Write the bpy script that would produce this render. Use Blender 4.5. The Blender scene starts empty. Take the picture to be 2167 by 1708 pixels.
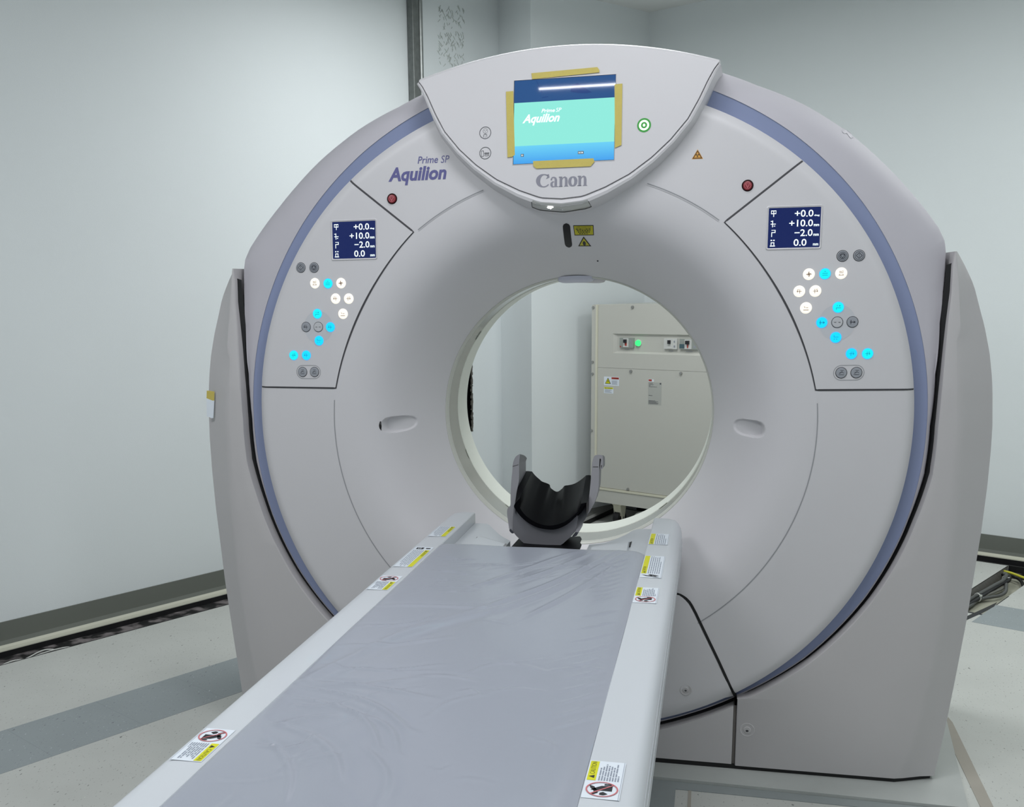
import bpy, bmesh, math, random
from mathutils import Vector, Matrix
random.seed(7)
PI = math.pi
ZF = 0.975                       # height of the scanner's axis above the floor
W_, H_ = 2167.0, 1708.0
sc = bpy.context.scene
COL = sc.collection

# ---------------------------------------------------------------- camera
FPX, PPX, PPY = 2254.82, 966.2, 1079.4
YAW, PITCH, ROLL = [math.radians(a) for a in (-13.6466, 11.6178, -1.0158)]
CP = Vector((0.39213, -2.87081, 0.35909))
fw = Vector((math.sin(YAW)*math.cos(PITCH), math.cos(YAW)*math.cos(PITCH), -math.sin(PITCH)))
r0 = Vector((math.cos(YAW), -math.sin(YAW), 0)); u0 = r0.cross(fw)
rt = r0*math.cos(ROLL) + u0*math.sin(ROLL); up = -r0*math.sin(ROLL) + u0*math.cos(ROLL)
cd = bpy.data.cameras.new('camera'); cam = bpy.data.objects.new('camera', cd); COL.objects.link(cam)
cd.sensor_fit = 'HORIZONTAL'; cd.sensor_width = 36.0; cd.lens = FPX/W_*36.0
cd.shift_x = (W_/2-PPX)/W_; cd.shift_y = (PPY-H_/2)/W_; cd.clip_start = 0.02
M = Matrix((rt, up, -fw)).transposed().to_4x4(); M.translation = CP+Vector((0, 0, ZF)); cam.matrix_world = M
sc.camera = cam

# ---------------------------------------------------------------- world, lights, exposure
wd = bpy.data.worlds.new('world'); sc.world = wd; wd.use_nodes = True
wd.node_tree.nodes['Background'].inputs[0].default_value = (0.8, 0.85, 0.9, 1)
wd.node_tree.nodes['Background'].inputs[1].default_value = 0.3
sc.view_settings.view_transform = 'Standard'; sc.view_settings.look = 'None'
sc.view_settings.gamma = 1.0; sc.view_settings.use_curve_mapping = False
sc.view_settings.exposure = 0.0
PSI = math.radians(29.4)
ND = Vector((math.cos(PSI), -math.sin(PSI), 0)); DD = Vector((math.sin(PSI), math.cos(PSI), 0))
def W(n, d, z=0.0): return ND*n + DD*d + Vector((0, 0, z))      # room axes, z from scanner axis
CEIL = 1.90
def RM(x, y): v = Vector((x, y, 0)); return v.dot(ND), v.dot(DD)
LIGHTS = [  # (n, d), length, width, power, colour, what it hangs over
    (RM(0.24, -2.335), 1.40, 0.010, 4, (0.96, 0.96, 1.0), 'slim linear ceiling light above the near end of patient table', 0.0),
    (RM(-1.35, -1.75), 1.2, 0.60, 25, (0.95, 0.955, 0.99), 'rectangular ceiling light panel to the left of patient table', -PSI),  # panels from here down are unseen, added to light the room
    (RM(0.35, -1.0), 1.2, 0.60, 14, (0.95, 0.955, 0.99), 'rectangular ceiling light panel above the scanner front', -PSI),
    (RM(1.9, -2.1), 1.2, 0.60, 9, (0.95, 0.955, 0.99), 'rectangular ceiling light panel to the right of patient table', -PSI),
    ((1.3, 1.9), 1.2, 0.60, 26, (0.95, 0.985, 0.97), 'rectangular ceiling light panel behind scanner by right wall', -PSI),
    ((-0.9, 1.2), 1.2, 0.60, 28, (0.955, 0.975, 0.985), 'rectangular ceiling light panel behind scanner by left wall', -PSI),
]
for (n, d), L, Wd, P, c, lab, rz in LIGHTS:
    ld = bpy.data.lights.new('panel_light', 'AREA'); ld.shape = 'RECTANGLE'; ld.size = L; ld.size_y = Wd
    ld.energy = P; ld.color = c
    lo = bpy.data.objects.new('panel_light', ld); COL.objects.link(lo)
    lo.location = W(n, d, CEIL+ZF-(0.115 if Wd > .1 else 0.03)); lo.rotation_euler = (0, 0, rz)

# ---------------------------------------------------------------- pixel rays (used to measure real planes)
def ray(px): return fw*FPX + rt*(px[0]-PPX) - up*(px[1]-PPY)
def onY(px, y): d = ray(px); return CP + d*((y-CP.y)/d.y)
def onZ(px, z): d = ray(px); return CP + d*((z-CP.z)/d.z)
def onX(px, x): d = ray(px); return CP + d*((x-CP.x)/d.x)
def onN(px, c): d = ray(px); return CP + d*((c-CP.dot(ND))/d.dot(ND))
def onD(px, c): d = ray(px); return CP + d*((c-CP.dot(DD))/d.dot(DD))
def nd(p): return (p.dot(ND), p.dot(DD), p.z)

# ---------------------------------------------------------------- materials
MATS = {}
def mat(name, col, rough=0.5, metal=0.0, emit=None, es=0.0, spec=0.5, coat=0.0, bump=0.0, bscale=200.0, var=0.0, vscale=6.0, alpha=1.0):
    if name in MATS: return MATS[name]
    m = bpy.data.materials.new(name); m.use_nodes = True; nt = m.node_tree; b = nt.nodes['Principled BSDF']
    b.inputs['Base Color'].default_value = (*col, 1); b.inputs['Roughness'].default_value = rough
    b.inputs['Metallic'].default_value = metal; b.inputs['Specular IOR Level'].default_value = spec
    b.inputs['Coat Weight'].default_value = coat
    if emit:
        b.inputs['Emission Color'].default_value = (*emit, 1); b.inputs['Emission Strength'].default_value = es
    tc = nt.nodes.new('ShaderNodeTexCoord')
    if var > 0:
        n = nt.nodes.new('ShaderNodeTexNoise'); n.inputs['Scale'].default_value = vscale; n.inputs['Detail'].default_value = 4
        mx = nt.nodes.new('ShaderNodeMix'); mx.data_type = 'RGBA'
        mx.inputs[6].default_value = (*[c*(1-var) for c in col], 1); mx.inputs[7].default_value = (*[min(1, c*(1+var)) for c in col], 1)
        nt.links.new(tc.outputs['Object'], n.inputs['Vector']); nt.links.new(n.outputs['Fac'], mx.inputs[0])
        nt.links.new(mx.outputs[2], b.inputs['Base Color'])
    if bump > 0:
        n = nt.nodes.new('ShaderNodeTexNoise'); n.inputs['Scale'].default_value = bscale; n.inputs['Detail'].default_value = 3
        bp = nt.nodes.new('ShaderNodeBump'); bp.inputs['Strength'].default_value = bump; bp.inputs['Distance'].default_value = 0.002
        nt.links.new(tc.outputs['Object'], n.inputs['Vector']); nt.links.new(n.outputs['Fac'], bp.inputs['Height'])
        nt.links.new(bp.outputs['Normal'], b.inputs['Normal'])
    MATS[name] = m; return m
def C(r, g, b):      # sRGB 0..255 -> linear
    return tuple(((v/255)/12.92 if v/255 <= .04045 else ((v/255+.055)/1.055)**2.4) for v in (r, g, b))

m_wall = mat('wall_paint', C(222, 228, 229), 0.7, bump=0.15, bscale=350, var=0.015, vscale=3)
m_ceil = mat('ceiling_paint', C(222, 224, 222), 0.8)
m_shell = mat('scanner_shell', C(207, 206, 209), 0.42, bump=0.04, bscale=900, var=0.008, vscale=8)
m_body = mat('arch_shell', C(190, 188, 195), 0.6, spec=0.3, bump=0.04, bscale=900, var=0.008, vscale=8)
m_cover = mat('stand_cover', C(188, 186, 187), 0.45, bump=0.04, bscale=900, var=0.008, vscale=8)
m_blue = mat('blue_trim', C(140, 151, 184), 0.45)
m_black = mat('black', (0.004, 0.004, 0.005), 0.5)
m_seam = mat('seam', C(70, 70, 74), 0.7)
m_groove = mat('groove', C(150, 152, 156), 0.6)
m_lip = mat('bore_lip', C(196, 198, 190), 0.4)
m_window = mat('scan_window', C(158, 160, 152), 0.14, spec=0.6, coat=0.3)
m_bore = mat('bore_white', C(232, 236, 226), 0.35)
m_rail = mat('rail_white', C(200, 205, 210), 0.32, coat=0.1)
m_railside = mat('rail_side', C(196, 202, 210), 0.35)
m_vinyl = mat('mat_vinyl', C(155, 160, 171), 0.27, spec=0.55, coat=0.2, bump=0.10, bscale=60)
m_carbon = mat('carbon_black', (0.002, 0.002, 0.003), 0.36, spec=0.05)
m_holder = mat('holder_grey', C(112, 112, 117), 0.5)
m_holder2 = mat('holder_grey_light', C(108, 109, 114), 0.45)
m_white = mat('label_white', C(222, 230, 238), 0.4)
m_yellow = mat('label_yellow', C(214, 214, 20), 0.45)
m_dyellow = mat('laser_yellow', C(190, 184, 40), 0.45)
m_ink = mat('ink', (0.012, 0.012, 0.016), 0.5)
m_text = mat('text_grey', C(140, 148, 162), 0.5)
m_red = mat('red_ring', C(200, 110, 115), 0.5)
m_tape = mat('masking_tape', C(196, 180, 92), 0.6, bump=0.2, bscale=300, var=0.05, vscale=80)
m_logo = mat('logo_blue', C(92, 92, 146), 0.5)
m_logog = mat('logo_grey', C(136, 136, 148), 0.45)
m_icon = mat('icon_grey', C(84, 86, 92), 0.5)
m_orange = mat('warning_orange', C(216, 160, 70), 0.5)
m_bgrey = mat('button_grey', C(152, 156, 163), 0.4)
m_bsym = mat('button_symbol', C(70, 72, 80), 0.5)
m_bclear = mat('button_clear', C(190, 192, 196), 0.35)
m_bcy = mat('button_cyan', (0.0, 0.25, 0.3), 0.4, emit=C(0, 226, 228), es=1.0)
m_bcy2 = mat('button_cyan_blue', (0.0, 0.2, 0.35), 0.4, emit=C(0, 208, 250), es=1.0)
m_bcs = mat('button_cyan_symbol', (0.0, 0.15, 0.2), 0.4, emit=C(0, 130, 170), es=0.8)
m_bhalo = mat('button_halo', (0.1, 0.2, 0.4), 0.4, emit=C(90, 170, 235), es=0.8)
m_bwh = mat('button_white', (0.6, 0.58, 0.52), 0.4, emit=C(255, 246, 232), es=0.75)
m_bws = mat('button_white_symbol', C(150, 120, 100), 0.5)
m_estop = mat('stop_red', C(130, 40, 48), 0.35)
m_ered = mat('stop_symbol', C(200, 110, 118), 0.4)
m_edark = mat('stop_dark', C(34, 6, 10), 0.4)
m_green = mat('power_green', (0.02, 0.12, 0.03), 0.3, emit=C(70, 165, 72), es=0.55)
m_greenl = mat('power_light', (0.6, 0.8, 0.6), 0.3, emit=C(235, 255, 220), es=1.2)
m_lcd = mat('lcd_blue', (0.0, 0.0, 0.01), 0.2, spec=0.2, emit=C(32, 46, 100), es=0.8)
m_lcdw = mat('lcd_white', (0.3, 0.3, 0.3), 0.3, emit=C(225, 240, 240), es=1.1)
m_s1 = mat('screen_navy', (0.0, 0.0, 0.0), 0.03, emit=C(44, 84, 138), es=1.0)
m_s2 = mat('screen_mint', (0.0, 0.0, 0.0), 0.03, emit=C(146, 236, 222), es=1.0)
def screen_grad():
    m = bpy.data.materials.new('screen_sky'); m.use_nodes = True; nt = m.node_tree; b = nt.nodes['Principled BSDF']
    b.inputs['Base Color'].default_value = (0, 0, 0, 1); b.inputs['Roughness'].default_value = 0.03
    g = nt.nodes.new('ShaderNodeNewGeometry'); s = nt.nodes.new('ShaderNodeSeparateXYZ')
    r = nt.nodes.new('ShaderNodeMapRange'); r.inputs[1].default_value = 0.675+ZF; r.inputs[2].default_value = 0.725+ZF
    cr = nt.nodes.new('ShaderNodeValToRGB'); cr.color_ramp.elements[0].color = (*C(70, 160, 238), 1); cr.color_ramp.elements[1].color = (*C(112, 214, 248), 1)
    nt.links.new(g.outputs['Position'], s.inputs[0]); nt.links.new(s.outputs['Z'], r.inputs[0]); nt.links.new(r.outputs[0], cr.inputs[0])
    nt.links.new(cr.outputs[0], b.inputs['Emission Color']); b.inputs['Emission Strength'].default_value = 1.0
    return m
m_s3 = screen_grad()
m_s1d = mat('screen_navy_dark', (0, 0, 0), 0.03, emit=C(34, 68, 128), es=1.0)
m_cab = mat('cabinet_beige', C(194, 194, 186), 0.5, bump=0.05, bscale=600)
m_cab2 = mat('cabinet_cream', C(214, 212, 192), 0.45)
m_screw = mat('screw_steel', C(170, 170, 168), 0.35, 0.8)
m_galv = mat('galvanised', C(150, 154, 152), 0.4, 0.7, var=0.25, vscale=30)
m_strut = mat('strut_grey', C(120, 124, 122), 0.45, 0.6, var=0.3, vscale=40)
m_base = mat('cove_base', C(106, 110, 103), 0.5)
m_toe = mat('cove_toe', C(196, 196, 180), 0.5)
m_greenl2 = mat('pilot_lamp', (0.0, 0.3, 0.08), 0.3, emit=C(60, 235, 120), es=1.3)
m_breaker = mat('breaker_grey', C(150, 156, 150), 0.5)
m_breakw = mat('breaker_white', C(206, 208, 204), 0.5)
m_redflat = mat('label_red', C(176, 62, 48), 0.5)
m_cable = mat('cable_grey', C(88, 90, 88), 0.55)
m_cabley = mat('cable_yellow', C(200, 196, 60), 0.5)
m_tie = mat('cable_tie', C(215, 218, 212), 0.5)
m_concrete = mat('trench_concrete', C(168, 168, 152), 0.85, var=0.12, vscale=14)
m_plate = mat('base_plate', C(140, 147, 147), 0.6, var=0.14, vscale=9, bump=0.3, bscale=60)
m_platec = mat('grouted_floor', C(172, 176, 173), 0.75, var=0.09, vscale=7, bump=0.3, bscale=50)
m_tan = mat('adhesive_residue', C(160, 155, 145), 0.75, var=0.08, vscale=12)
m_light = mat('light_diffuser', (0.8, 0.8, 0.8), 0.5, emit=(0.95, 0.98, 1.0), es=1.2)
m_spot = mat('led', (1, 1, 1), 0.3, emit=(1, 1, 0.96), es=6.0)
m_gloss = mat('window_gloss', C(176, 178, 176), 0.12, coat=0.5)
m_hole = mat('hole_dark', (0.002, 0.002, 0.002), 0.9, spec=0.0)
m_plaster = mat('broken_plaster', C(84, 82, 76), 0.9, var=0.3, vscale=60)

def floor_mat(name, col, dark, light, amt=0.0):
    m = bpy.data.materials.new(name); m.use_nodes = True; nt = m.node_tree; b = nt.nodes['Principled BSDF']
    tc = nt.nodes.new('ShaderNodeTexCoord'); mp = nt.nodes.new('ShaderNodeMapping')
    mp.inputs['Scale'].default_value = (1, 0.42, 1); mp.inputs['Rotation'].default_value = (0, 0, PSI+0.35)
    nt.links.new(tc.outputs['Object'], mp.inputs['Vector'])
    n0 = nt.nodes.new('ShaderNodeTexNoise'); n0.inputs['Scale'].default_value = 5; n0.inputs['Detail'].default_value = 8
    nt.links.new(tc.outputs['Object'], n0.inputs['Vector'])
    def specks(scale, lo, hi):
        n = nt.nodes.new('ShaderNodeTexNoise'); n.inputs['Scale'].default_value = scale; n.inputs['Detail'].default_value = 1.5
        nt.links.new(mp.outputs[0], n.inputs['Vector'])
        r = nt.nodes.new('ShaderNodeMapRange'); r.inputs[1].default_value = lo; r.inputs[2].default_value = hi
        nt.links.new(n.outputs['Fac'], r.inputs[0]); return r
    d1 = specks(190, 0.665, 0.715); d2 = specks(95, 0.71, 0.75); l1 = specks(170, 0.72 - amt, 0.80 - amt)
    def mix(a, f, colr):
        x = nt.nodes.new('ShaderNodeMix'); x.data_type = 'RGBA'
        if isinstance(a, tuple): x.inputs[6].default_value = (*a, 1)
        else: nt.links.new(a, x.inputs[6])
        x.inputs[7].default_value = (*colr, 1); nt.links.new(f, x.inputs[0]); return x.outputs[2]
    r0_ = nt.nodes.new('ShaderNodeMapRange'); r0_.inputs[1].default_value = 0.3; r0_.inputs[2].default_value = 0.7
    nt.links.new(n0.outputs['Fac'], r0_.inputs[0])
    c = mix(col, r0_.outputs[0], tuple(v*0.93 for v in col))
    c = mix(c, l1.outputs[0], light); c = mix(c, d1.outputs[0], dark); c = mix(c, d2.outputs[0], tuple(v*0.6 for v in dark))
    nt.links.new(c, b.inputs['Base Color']); b.inputs['Roughness'].default_value = 0.45
    return m
m_floor = floor_mat('vinyl_tile_light', C(193, 195, 190), C(150, 151, 146), C(214, 216, 206))
m_stripe = floor_mat('vinyl_tile_grey', C(146, 154, 156), C(128, 134, 138), C(196, 204, 204), 0.03)
def trench_mat():
    m = bpy.data.materials.new('trench_sludge'); m.use_nodes = True; nt = m.node_tree; b = nt.nodes['Principled BSDF']
    tc = nt.nodes.new('ShaderNodeTexCoord'); n = nt.nodes.new('ShaderNodeTexNoise'); n.inputs['Scale'].default_value = 16; n.inputs['Detail'].default_value = 6
    cr = nt.nodes.new('ShaderNodeValToRGB'); cr.color_ramp.elements[0].position = 0.46; cr.color_ramp.elements[0].color = (0.004, 0.004, 0.004, 1)
    cr.color_ramp.elements[1].position = 0.62; cr.color_ramp.elements[1].color = (*C(122, 116, 116), 1)
    nt.links.new(tc.outputs['Object'], n.inputs['Vector']); nt.links.new(n.outputs['Fac'], cr.inputs[0]); nt.links.new(cr.outputs[0], b.inputs['Base Color'])
    b.inputs['Roughness'].default_value = 0.6; return m
m_sludge = trench_mat()

# ---------------------------------------------------------------- object helpers (points are given in scanner-axis coordinates)
ORG = {}
def empty(name, loc, label, cat, group=None):
    o = bpy.data.objects.new(name, None); COL.objects.link(o); L = Vector((loc[0], loc[1], loc[2]+ZF)); o.location = L
    o.empty_display_size = 0.1; ORG[o.name] = L
    o['label'] = label; o['category'] = cat
    if group: o['group'] = group
    return o
def obj(name, V, F, mats, parent=None, smooth=True, idx=None, label=None, cat=None, group=None, kind=None, auto=None):
    if not isinstance(mats, (list, tuple)): mats = [mats]
    V = [Vector((v[0], v[1], v[2]+ZF)) for v in V]
    if parent is not None: L = ORG[parent.name]
    else:
        xs = [v.x for v in V]; ys = [v.y for v in V]
        L = Vector(((min(xs)+max(xs))/2, (min(ys)+max(ys))/2, min(v.z for v in V)))
    me = bpy.data.meshes.new(name); me.from_pydata([v-L for v in V], [], F)
    for m in mats: me.materials.append(m)
    if idx: me.polygons.foreach_set('material_index', idx)
    me.validate(); me.update()
    bm = bmesh.new(); bm.from_mesh(me)
    if not idx or auto: bmesh.ops.recalc_face_normals(bm, faces=bm.faces)
    bm.to_mesh(me); bm.free()
    if smooth:
        me.polygons.foreach_set('use_smooth', [True]*len(me.polygons))
        try: me.set_sharp_from_angle(angle=math.radians(38))
        except Exception: pass
    o = bpy.data.objects.new(name, me); COL.objects.link(o)
    if parent is not None: o.parent = parent; ORG[o.name] = L
    else: o.location = L; ORG[o.name] = L
    if label: o['label'] = label
    if cat: o['category'] = cat
    if group: o['group'] = group
    if kind: o['kind'] = kind
    return o
class MB:
    def __init__(s): s.V = []; s.F = []; s.I = []; s.M = []
    def mi(s, m):
        if m not in s.M: s.M.append(m)
        return s.M.index(m)
    def add(s, V, F, m):
        o = len(s.V); s.V += [Vector(v) for v in V]; k = s.mi(m)
        for f in F: s.F.append([i+o for i in f]); s.I.append(k)
    def box(s, a, b, m, T=None):
        x0, y0, z0 = a; x1, y1, z1 = b
        V = [(x0,y0,z0),(x1,y0,z0),(x1,y1,z0),(x0,y1,z0),(x0,y0,z1),(x1,y0,z1),(x1,y1,z1),(x0,y1,z1)]
        if T: V = [T(*v) for v in V]
        s.add(V, [(3,2,1,0),(4,5,6,7),(0,1,5,4),(1,2,6,5),(2,3,7,6),(3,0,4,7)], m)
    def rbox(s, a, b, r, m, T=None, axis=2, n=4):     # box with the four edges along `axis` rounded
        ax = [i for i in range(3) if i != axis]
        lo, hi = a, b; pts = []
        for (cx, cy, t0) in ((hi[ax[0]]-r, hi[ax[1]]-r, 0), (lo[ax[0]]+r, hi[ax[1]]-r, PI/2), (lo[ax[0]]+r, lo[ax[1]]+r, PI), (hi[ax[0]]-r, lo[ax[1]]+r, 1.5*PI)):
            for k in range(n+1):
                t = t0+PI/2*k/n; pts.append((cx+r*math.cos(t), cy+r*math.sin(t)))
        V = []
        for h in (lo[axis], hi[axis]):
            for p in pts:
                q = [0, 0, 0]; q[ax[0]] = p[0]; q[ax[1]] = p[1]; q[axis] = h; V.append(T(*q) if T else tuple(q))
        N = len(pts); F = [list(range(N))[::-1], [N+i for i in range(N)]]+[(i, (i+1) % N, N+(i+1) % N, N+i) for i in range(N)]
        s.add(V, F, m)
    def cyl(s, p0, p1, r, m, n=16, r1=None):
        p0 = Vector(p0); p1 = Vector(p1); d = (p1-p0).normalized(); a = d.orthogonal().normalized(); b = d.cross(a)
        r1 = r if r1 is None else r1; V = []
        for p, rr in ((p0, r), (p1, r1)):
            for k in range(n): t = 2*PI*k/n; V.append(p+a*rr*math.cos(t)+b*rr*math.sin(t))
        F = [list(range(n))[::-1], [n+i for i in range(n)]]+[(i, (i+1) % n, n+(i+1) % n, n+i) for i in range(n)]
        s.add(V, F, m)
    def build(s, name, parent=None, smooth=True, **k):
        return obj(name, s.V, s.F, s.M, parent, smooth, idx=s.I, auto=True, **k)
def gridVF(P, closeU=False):
    R = len(P); N = len(P[0]); V = [p for row in P for p in row]; F = []
    for i in range(R-1):
        for j in range(N if closeU else N-1):
            j2 = (j+1) % N; F.append((i*N+j, i*N+j2, (i+1)*N+j2, (i+1)*N+j))
    return V, F
def interp(tab, x):
    if x <= tab[0][0]: return tab[0][1]
    for (a, b), (c, d) in zip(tab, tab[1:]):
        if x <= c: return b+(d-b)*(x-a)/(c-a) if c > a else d
    return tab[-1][1]
def catmull(P, n=8):
    P = [Vector(p) for p in P]; out = []
    Q = [P[0]*2-P[1]]+P+[P[-1]*2-P[-2]]
    for i in range(1, len(Q)-2):
        a, b, c, d = Q[i-1], Q[i], Q[i+1], Q[i+2]
        for k in range(n):
            t = k/n; out.append(0.5*((2*b)+(c-a)*t+(2*a-5*b+4*c-d)*t*t+(3*b-a-3*c+d)*t**3))
    out.append(P[-1]); return out
def tube(P, r, n=8, sm=6):
    P = catmull(P, sm) if sm > 1 else [Vector(p) for p in P]; rows = []
    a = None
    for i, p in enumerate(P):
        d = (P[min(i+1, len(P)-1)]-P[max(i-1, 0)]).normalized()
        if a is None: a = d.orthogonal().normalized()
        a = (a-d*a.dot(d)).normalized(); b = d.cross(a)
        rows.append([p+(a*math.cos(2*PI*k/n)+b*math.sin(2*PI*k/n))*r for k in range(n)])
    V, F = gridVF(rows, True); F.append(list(range(n))[::-1]); F.append([len(V)-n+i for i in range(n)])
    return V, F

# ================================================================= THE ROOM
def TR(n, d, z): return W(n, d, z)
FL = -ZF
# plan of the wall line (n, d): left wall, jog, rear part, right wall
A0 = (-2.265, -4.2); A1 = (-2.265, 2.39); A2 = (-1.985, 2.32); A3 = (-1.87, 3.26); A4 = (3.4, 3.26); A5 = (3.4, -4.2)
TH = 0.15
def wall(name, pts_in, pts_out, z0=FL-0.2, z1=CEIL+0.1):
    V = [W(n, d, z) for z in (z0, z1) for (n, d) in pts_in+pts_out[::-1]]
    N = len(V)//2
    F = [list(range(N))[::-1], [N+i for i in range(N)]]+[(i, (i+1) % N, N+(i+1) % N, N+i) for i in range(N)]
    return obj(name, V, F, m_wall, smooth=False, kind='structure')
HD0, HD1, HZ0, HZ1 = 1.74, 2.135, -0.42, 0.50      # rough opening cut in the left wall
def left_wall():
    mb = MB(); z0, z1 = FL-0.2, CEIL+0.1; x0, x1 = -2.265-TH, -2.265
    mb.box((x0, A0[1], z0), (x1, HD0, z1), m_wall, TR)
    mb.box((x0, HD0, z0), (x1, HD1, HZ0), m_wall, TR)
    mb.box((x0, HD0, HZ1), (x1, HD1, z1), m_wall, TR)
    mb.box((x0, HD1, z0), (x1, A1[1], z1), m_wall, TR)
    return mb.build('wall_left', smooth=False, kind='structure')
wl = left_wall()
# solid black box standing in for the opening's shade, with a ragged broken edge
mb = MB(); mb.box((-2.265-TH, HD0-0.02, HZ0-0.02), (-2.265-0.006, HD1+0.0, HZ1+0.0), m_hole, TR); mb.build('cavity', wl, smooth=False)
mb = MB(); rg = random.Random(3); z = HZ0
while z < HZ1:
    h = rg.uniform(0.004, 0.016); w = rg.uniform(0.003, 0.012)
    mb.box((-2.268, HD1-w, z), (-2.262, HD1+rg.uniform(0.0, 0.006), z+h), m_plaster, TR); z += h
mb.build('broken_edge', wl, smooth=False, kind='stuff')
wall('wall_back', [A1, A2, A3], [(A1[0]-TH, A1[1]+TH), (A2[0]-TH, A2[1]+TH), (A3[0]-TH, A3[1]+TH)])
wall('wall_right', [A3, A4], [(A3[0]-TH, A3[1]+TH), (A4[0]+TH, A4[1]+TH)])
wall('wall_far_right', [A4, A5], [(A4[0]+TH, A4[1]), (A5[0]+TH, A5[1])])
wall('wall_front', [A5, A0], [(A5[0]+TH, A5[1]-TH), (A0[0]-TH, A0[1]-TH)])
mb = MB(); mb.box((-2.6, -4.4, CEIL), (3.6, 3.5, CEIL+0.1), m_ceil, TR); ceil = mb.build('ceiling', smooth=False, kind='structure')
for (n, d), L, Wd, P, c, lab, rz in LIGHTS:
    t = W(n, d, CEIL); e = empty('ceiling_light', t, lab, 'ceiling light'); ax = Vector((math.cos(rz), math.sin(rz), 0)); ay = Vector((-math.sin(rz), math.cos(rz), 0))
    TL = lambda a, b_, z: t+ax*a+ay*b_+Vector((0, 0, z))
    HB = 0.0 if Wd > .1 else 0.075; mb = MB()
    for a, b in (((-L/2-.03, -Wd/2-.03), (L/2+.03, -Wd/2)), ((-L/2-.03, Wd/2), (L/2+.03, Wd/2+.03)), ((-L/2-.03, -Wd/2), (-L/2, Wd/2)), ((L/2, -Wd/2), (L/2+.03, Wd/2))):
        mb.box((a[0], a[1], -0.10+HB), (b[0], b[1], 0), m_ceil, TL)
    mb.build('frame', e, smooth=False)
    mb = MB(); mb.box((-L/2, -Wd/2, -0.098+HB), (L/2, Wd/2, -0.085+HB), m_light, TL); mb.build('diffuser', e, smooth=False)

# floor slab with the wall channel and the cable channel left open
CH = 0.13; NL0, NL1 = -2.215, -2.066; DR0, DR1 = 3.095, 3.225; CN0, CN1 = 0.312, 0.466; CD0 = 2.20
mb = MB()
def slab(n0, n1, d0, d1, m=m_floor, z1=FL, z0=FL-0.2): mb.box((n0, d0, z0), (n1, d1, z1), m, TR)
slab(NL1, CN0, -4.2, DR0); slab(CN0, CN1, -4.2, CD0); slab(CN1, 3.4, -4.2, DR0)
slab(-2.45, NL0, -4.2, 3.4); slab(NL0, 3.4, DR1, 3.4)
slab(NL1, 3.4, DR0, DR1, m_sludge, FL-0.03); slab(NL0, NL1, -4.2, DR1, m_sludge, FL-0.022)
slab(CN0, CN1, CD0, DR0, m_concrete, FL-0.06)
fl = mb.build('floor', smooth=False, kind='structure')
# grey border tiles, each 12 inches, along both walls
T = 0.305
def tile(n0, n1, d0, d1, m):
    mb = MB(); mb.box((n0+.0002, d0+.0002, FL-0.002), (n1-.0002, d1-.0002, FL+0.0006), m, TR); return mb.build('floor_tile', fl, smooth=False)
dd = 2.07
k = 0
while dd+T*(1-k) > -3.9:
    d1 = 2.075+T-k*T; tile(-1.460, -1.155, d1-T, d1, m_stripe); k += 1
    if k > 18: break
n = -1.155
while n < CN0-0.01:
    n1 = min(n+T, CN0-0.0); tile(n, n1, 2.075, 2.38, m_stripe); n = n1
n = CN1
while n < 3.0: tile(n, n+T, 2.075, 2.38, m_stripe); n += T
# channel lid (loose light tile over the channel's left side) and steel liner
mb = MB(); mb.box((CN0-0.004, 2.36, FL-0.055), (CN0, 3.09, FL), mat('liner_rust', C(74, 62, 56), 0.8, var=0.3, vscale=50), TR); mb.build('channel_liner', fl, smooth=False)
mb = MB(); mb.box((CN1, CD0, FL-0.055), (CN1+0.004, 2.55, FL+0.0005), m_black, TR)  # black edges put in for the shade along the channel's rim
mb.box((CN0, CD0-0.004, FL-0.055), (CN1, CD0+0.012, FL+0.0005), m_black, TR); mb.build('channel_edge', fl, smooth=False)
# liners of the long wall channels
mb = MB(); mb.box((NL1-0.004, -4.1, FL-0.05), (NL1-0.0005, DR0, FL+0.001), m_black, TR); mb.box((NL0+0.0005, -4.1, FL-0.05), (NL0+0.004, DR1, FL), m_black, TR)
mb.box((NL1, DR0+0.0005, FL-CH), (3.3, DR0+0.014, FL+0.001), m_black, TR); mb.box((NL1, DR1-0.006, FL-CH), (3.3, DR1-0.0005, FL), m_black, TR)
mb.build('channel_rim', fl, smooth=False)

# cove base along the walls
def cove(name, prof_dir, a, b):
    pass
def cove_left():
    prof = [(-2.264, FL+.103), (-2.258, FL+.103), (-2.256, FL+.03), (-2.250, FL+.014), (-2.240, FL+.006), (-2.216, FL+.003), (-2.216, FL), (-2.264, FL)]
    rows = [[W(n, d, z) for n, z in prof] for d in (-4.15, 2.385)]
    V, F = gridVF(rows, True); F += [list(range(8)), list(range(8, 16))[::-1]]
    idx = [1 if j in (3, 4, 5) else 0 for j in range(8)]+[0, 0]
    obj('baseboard_left', V, F, [m_base, m_toe], smooth=False, idx=idx, auto=True, kind='structure')
    prof = [(3.259, FL+.103), (3.253, FL+.103), (3.251, FL+.03), (3.246, FL+.014), (3.238, FL+.006), (3.226, FL+.003), (3.226, FL), (3.259, FL)]
    rows = [[W(n, d, z) for d, z in prof] for n in (-1.86, 3.35)]
    V, F = gridVF(rows, True); F += [list(range(8)), list(range(8, 16))[::-1]]
    obj('baseboard_right', V, F, [m_base, m_toe], smooth=False, idx=idx, auto=True, kind='structure')
cove_left()
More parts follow.
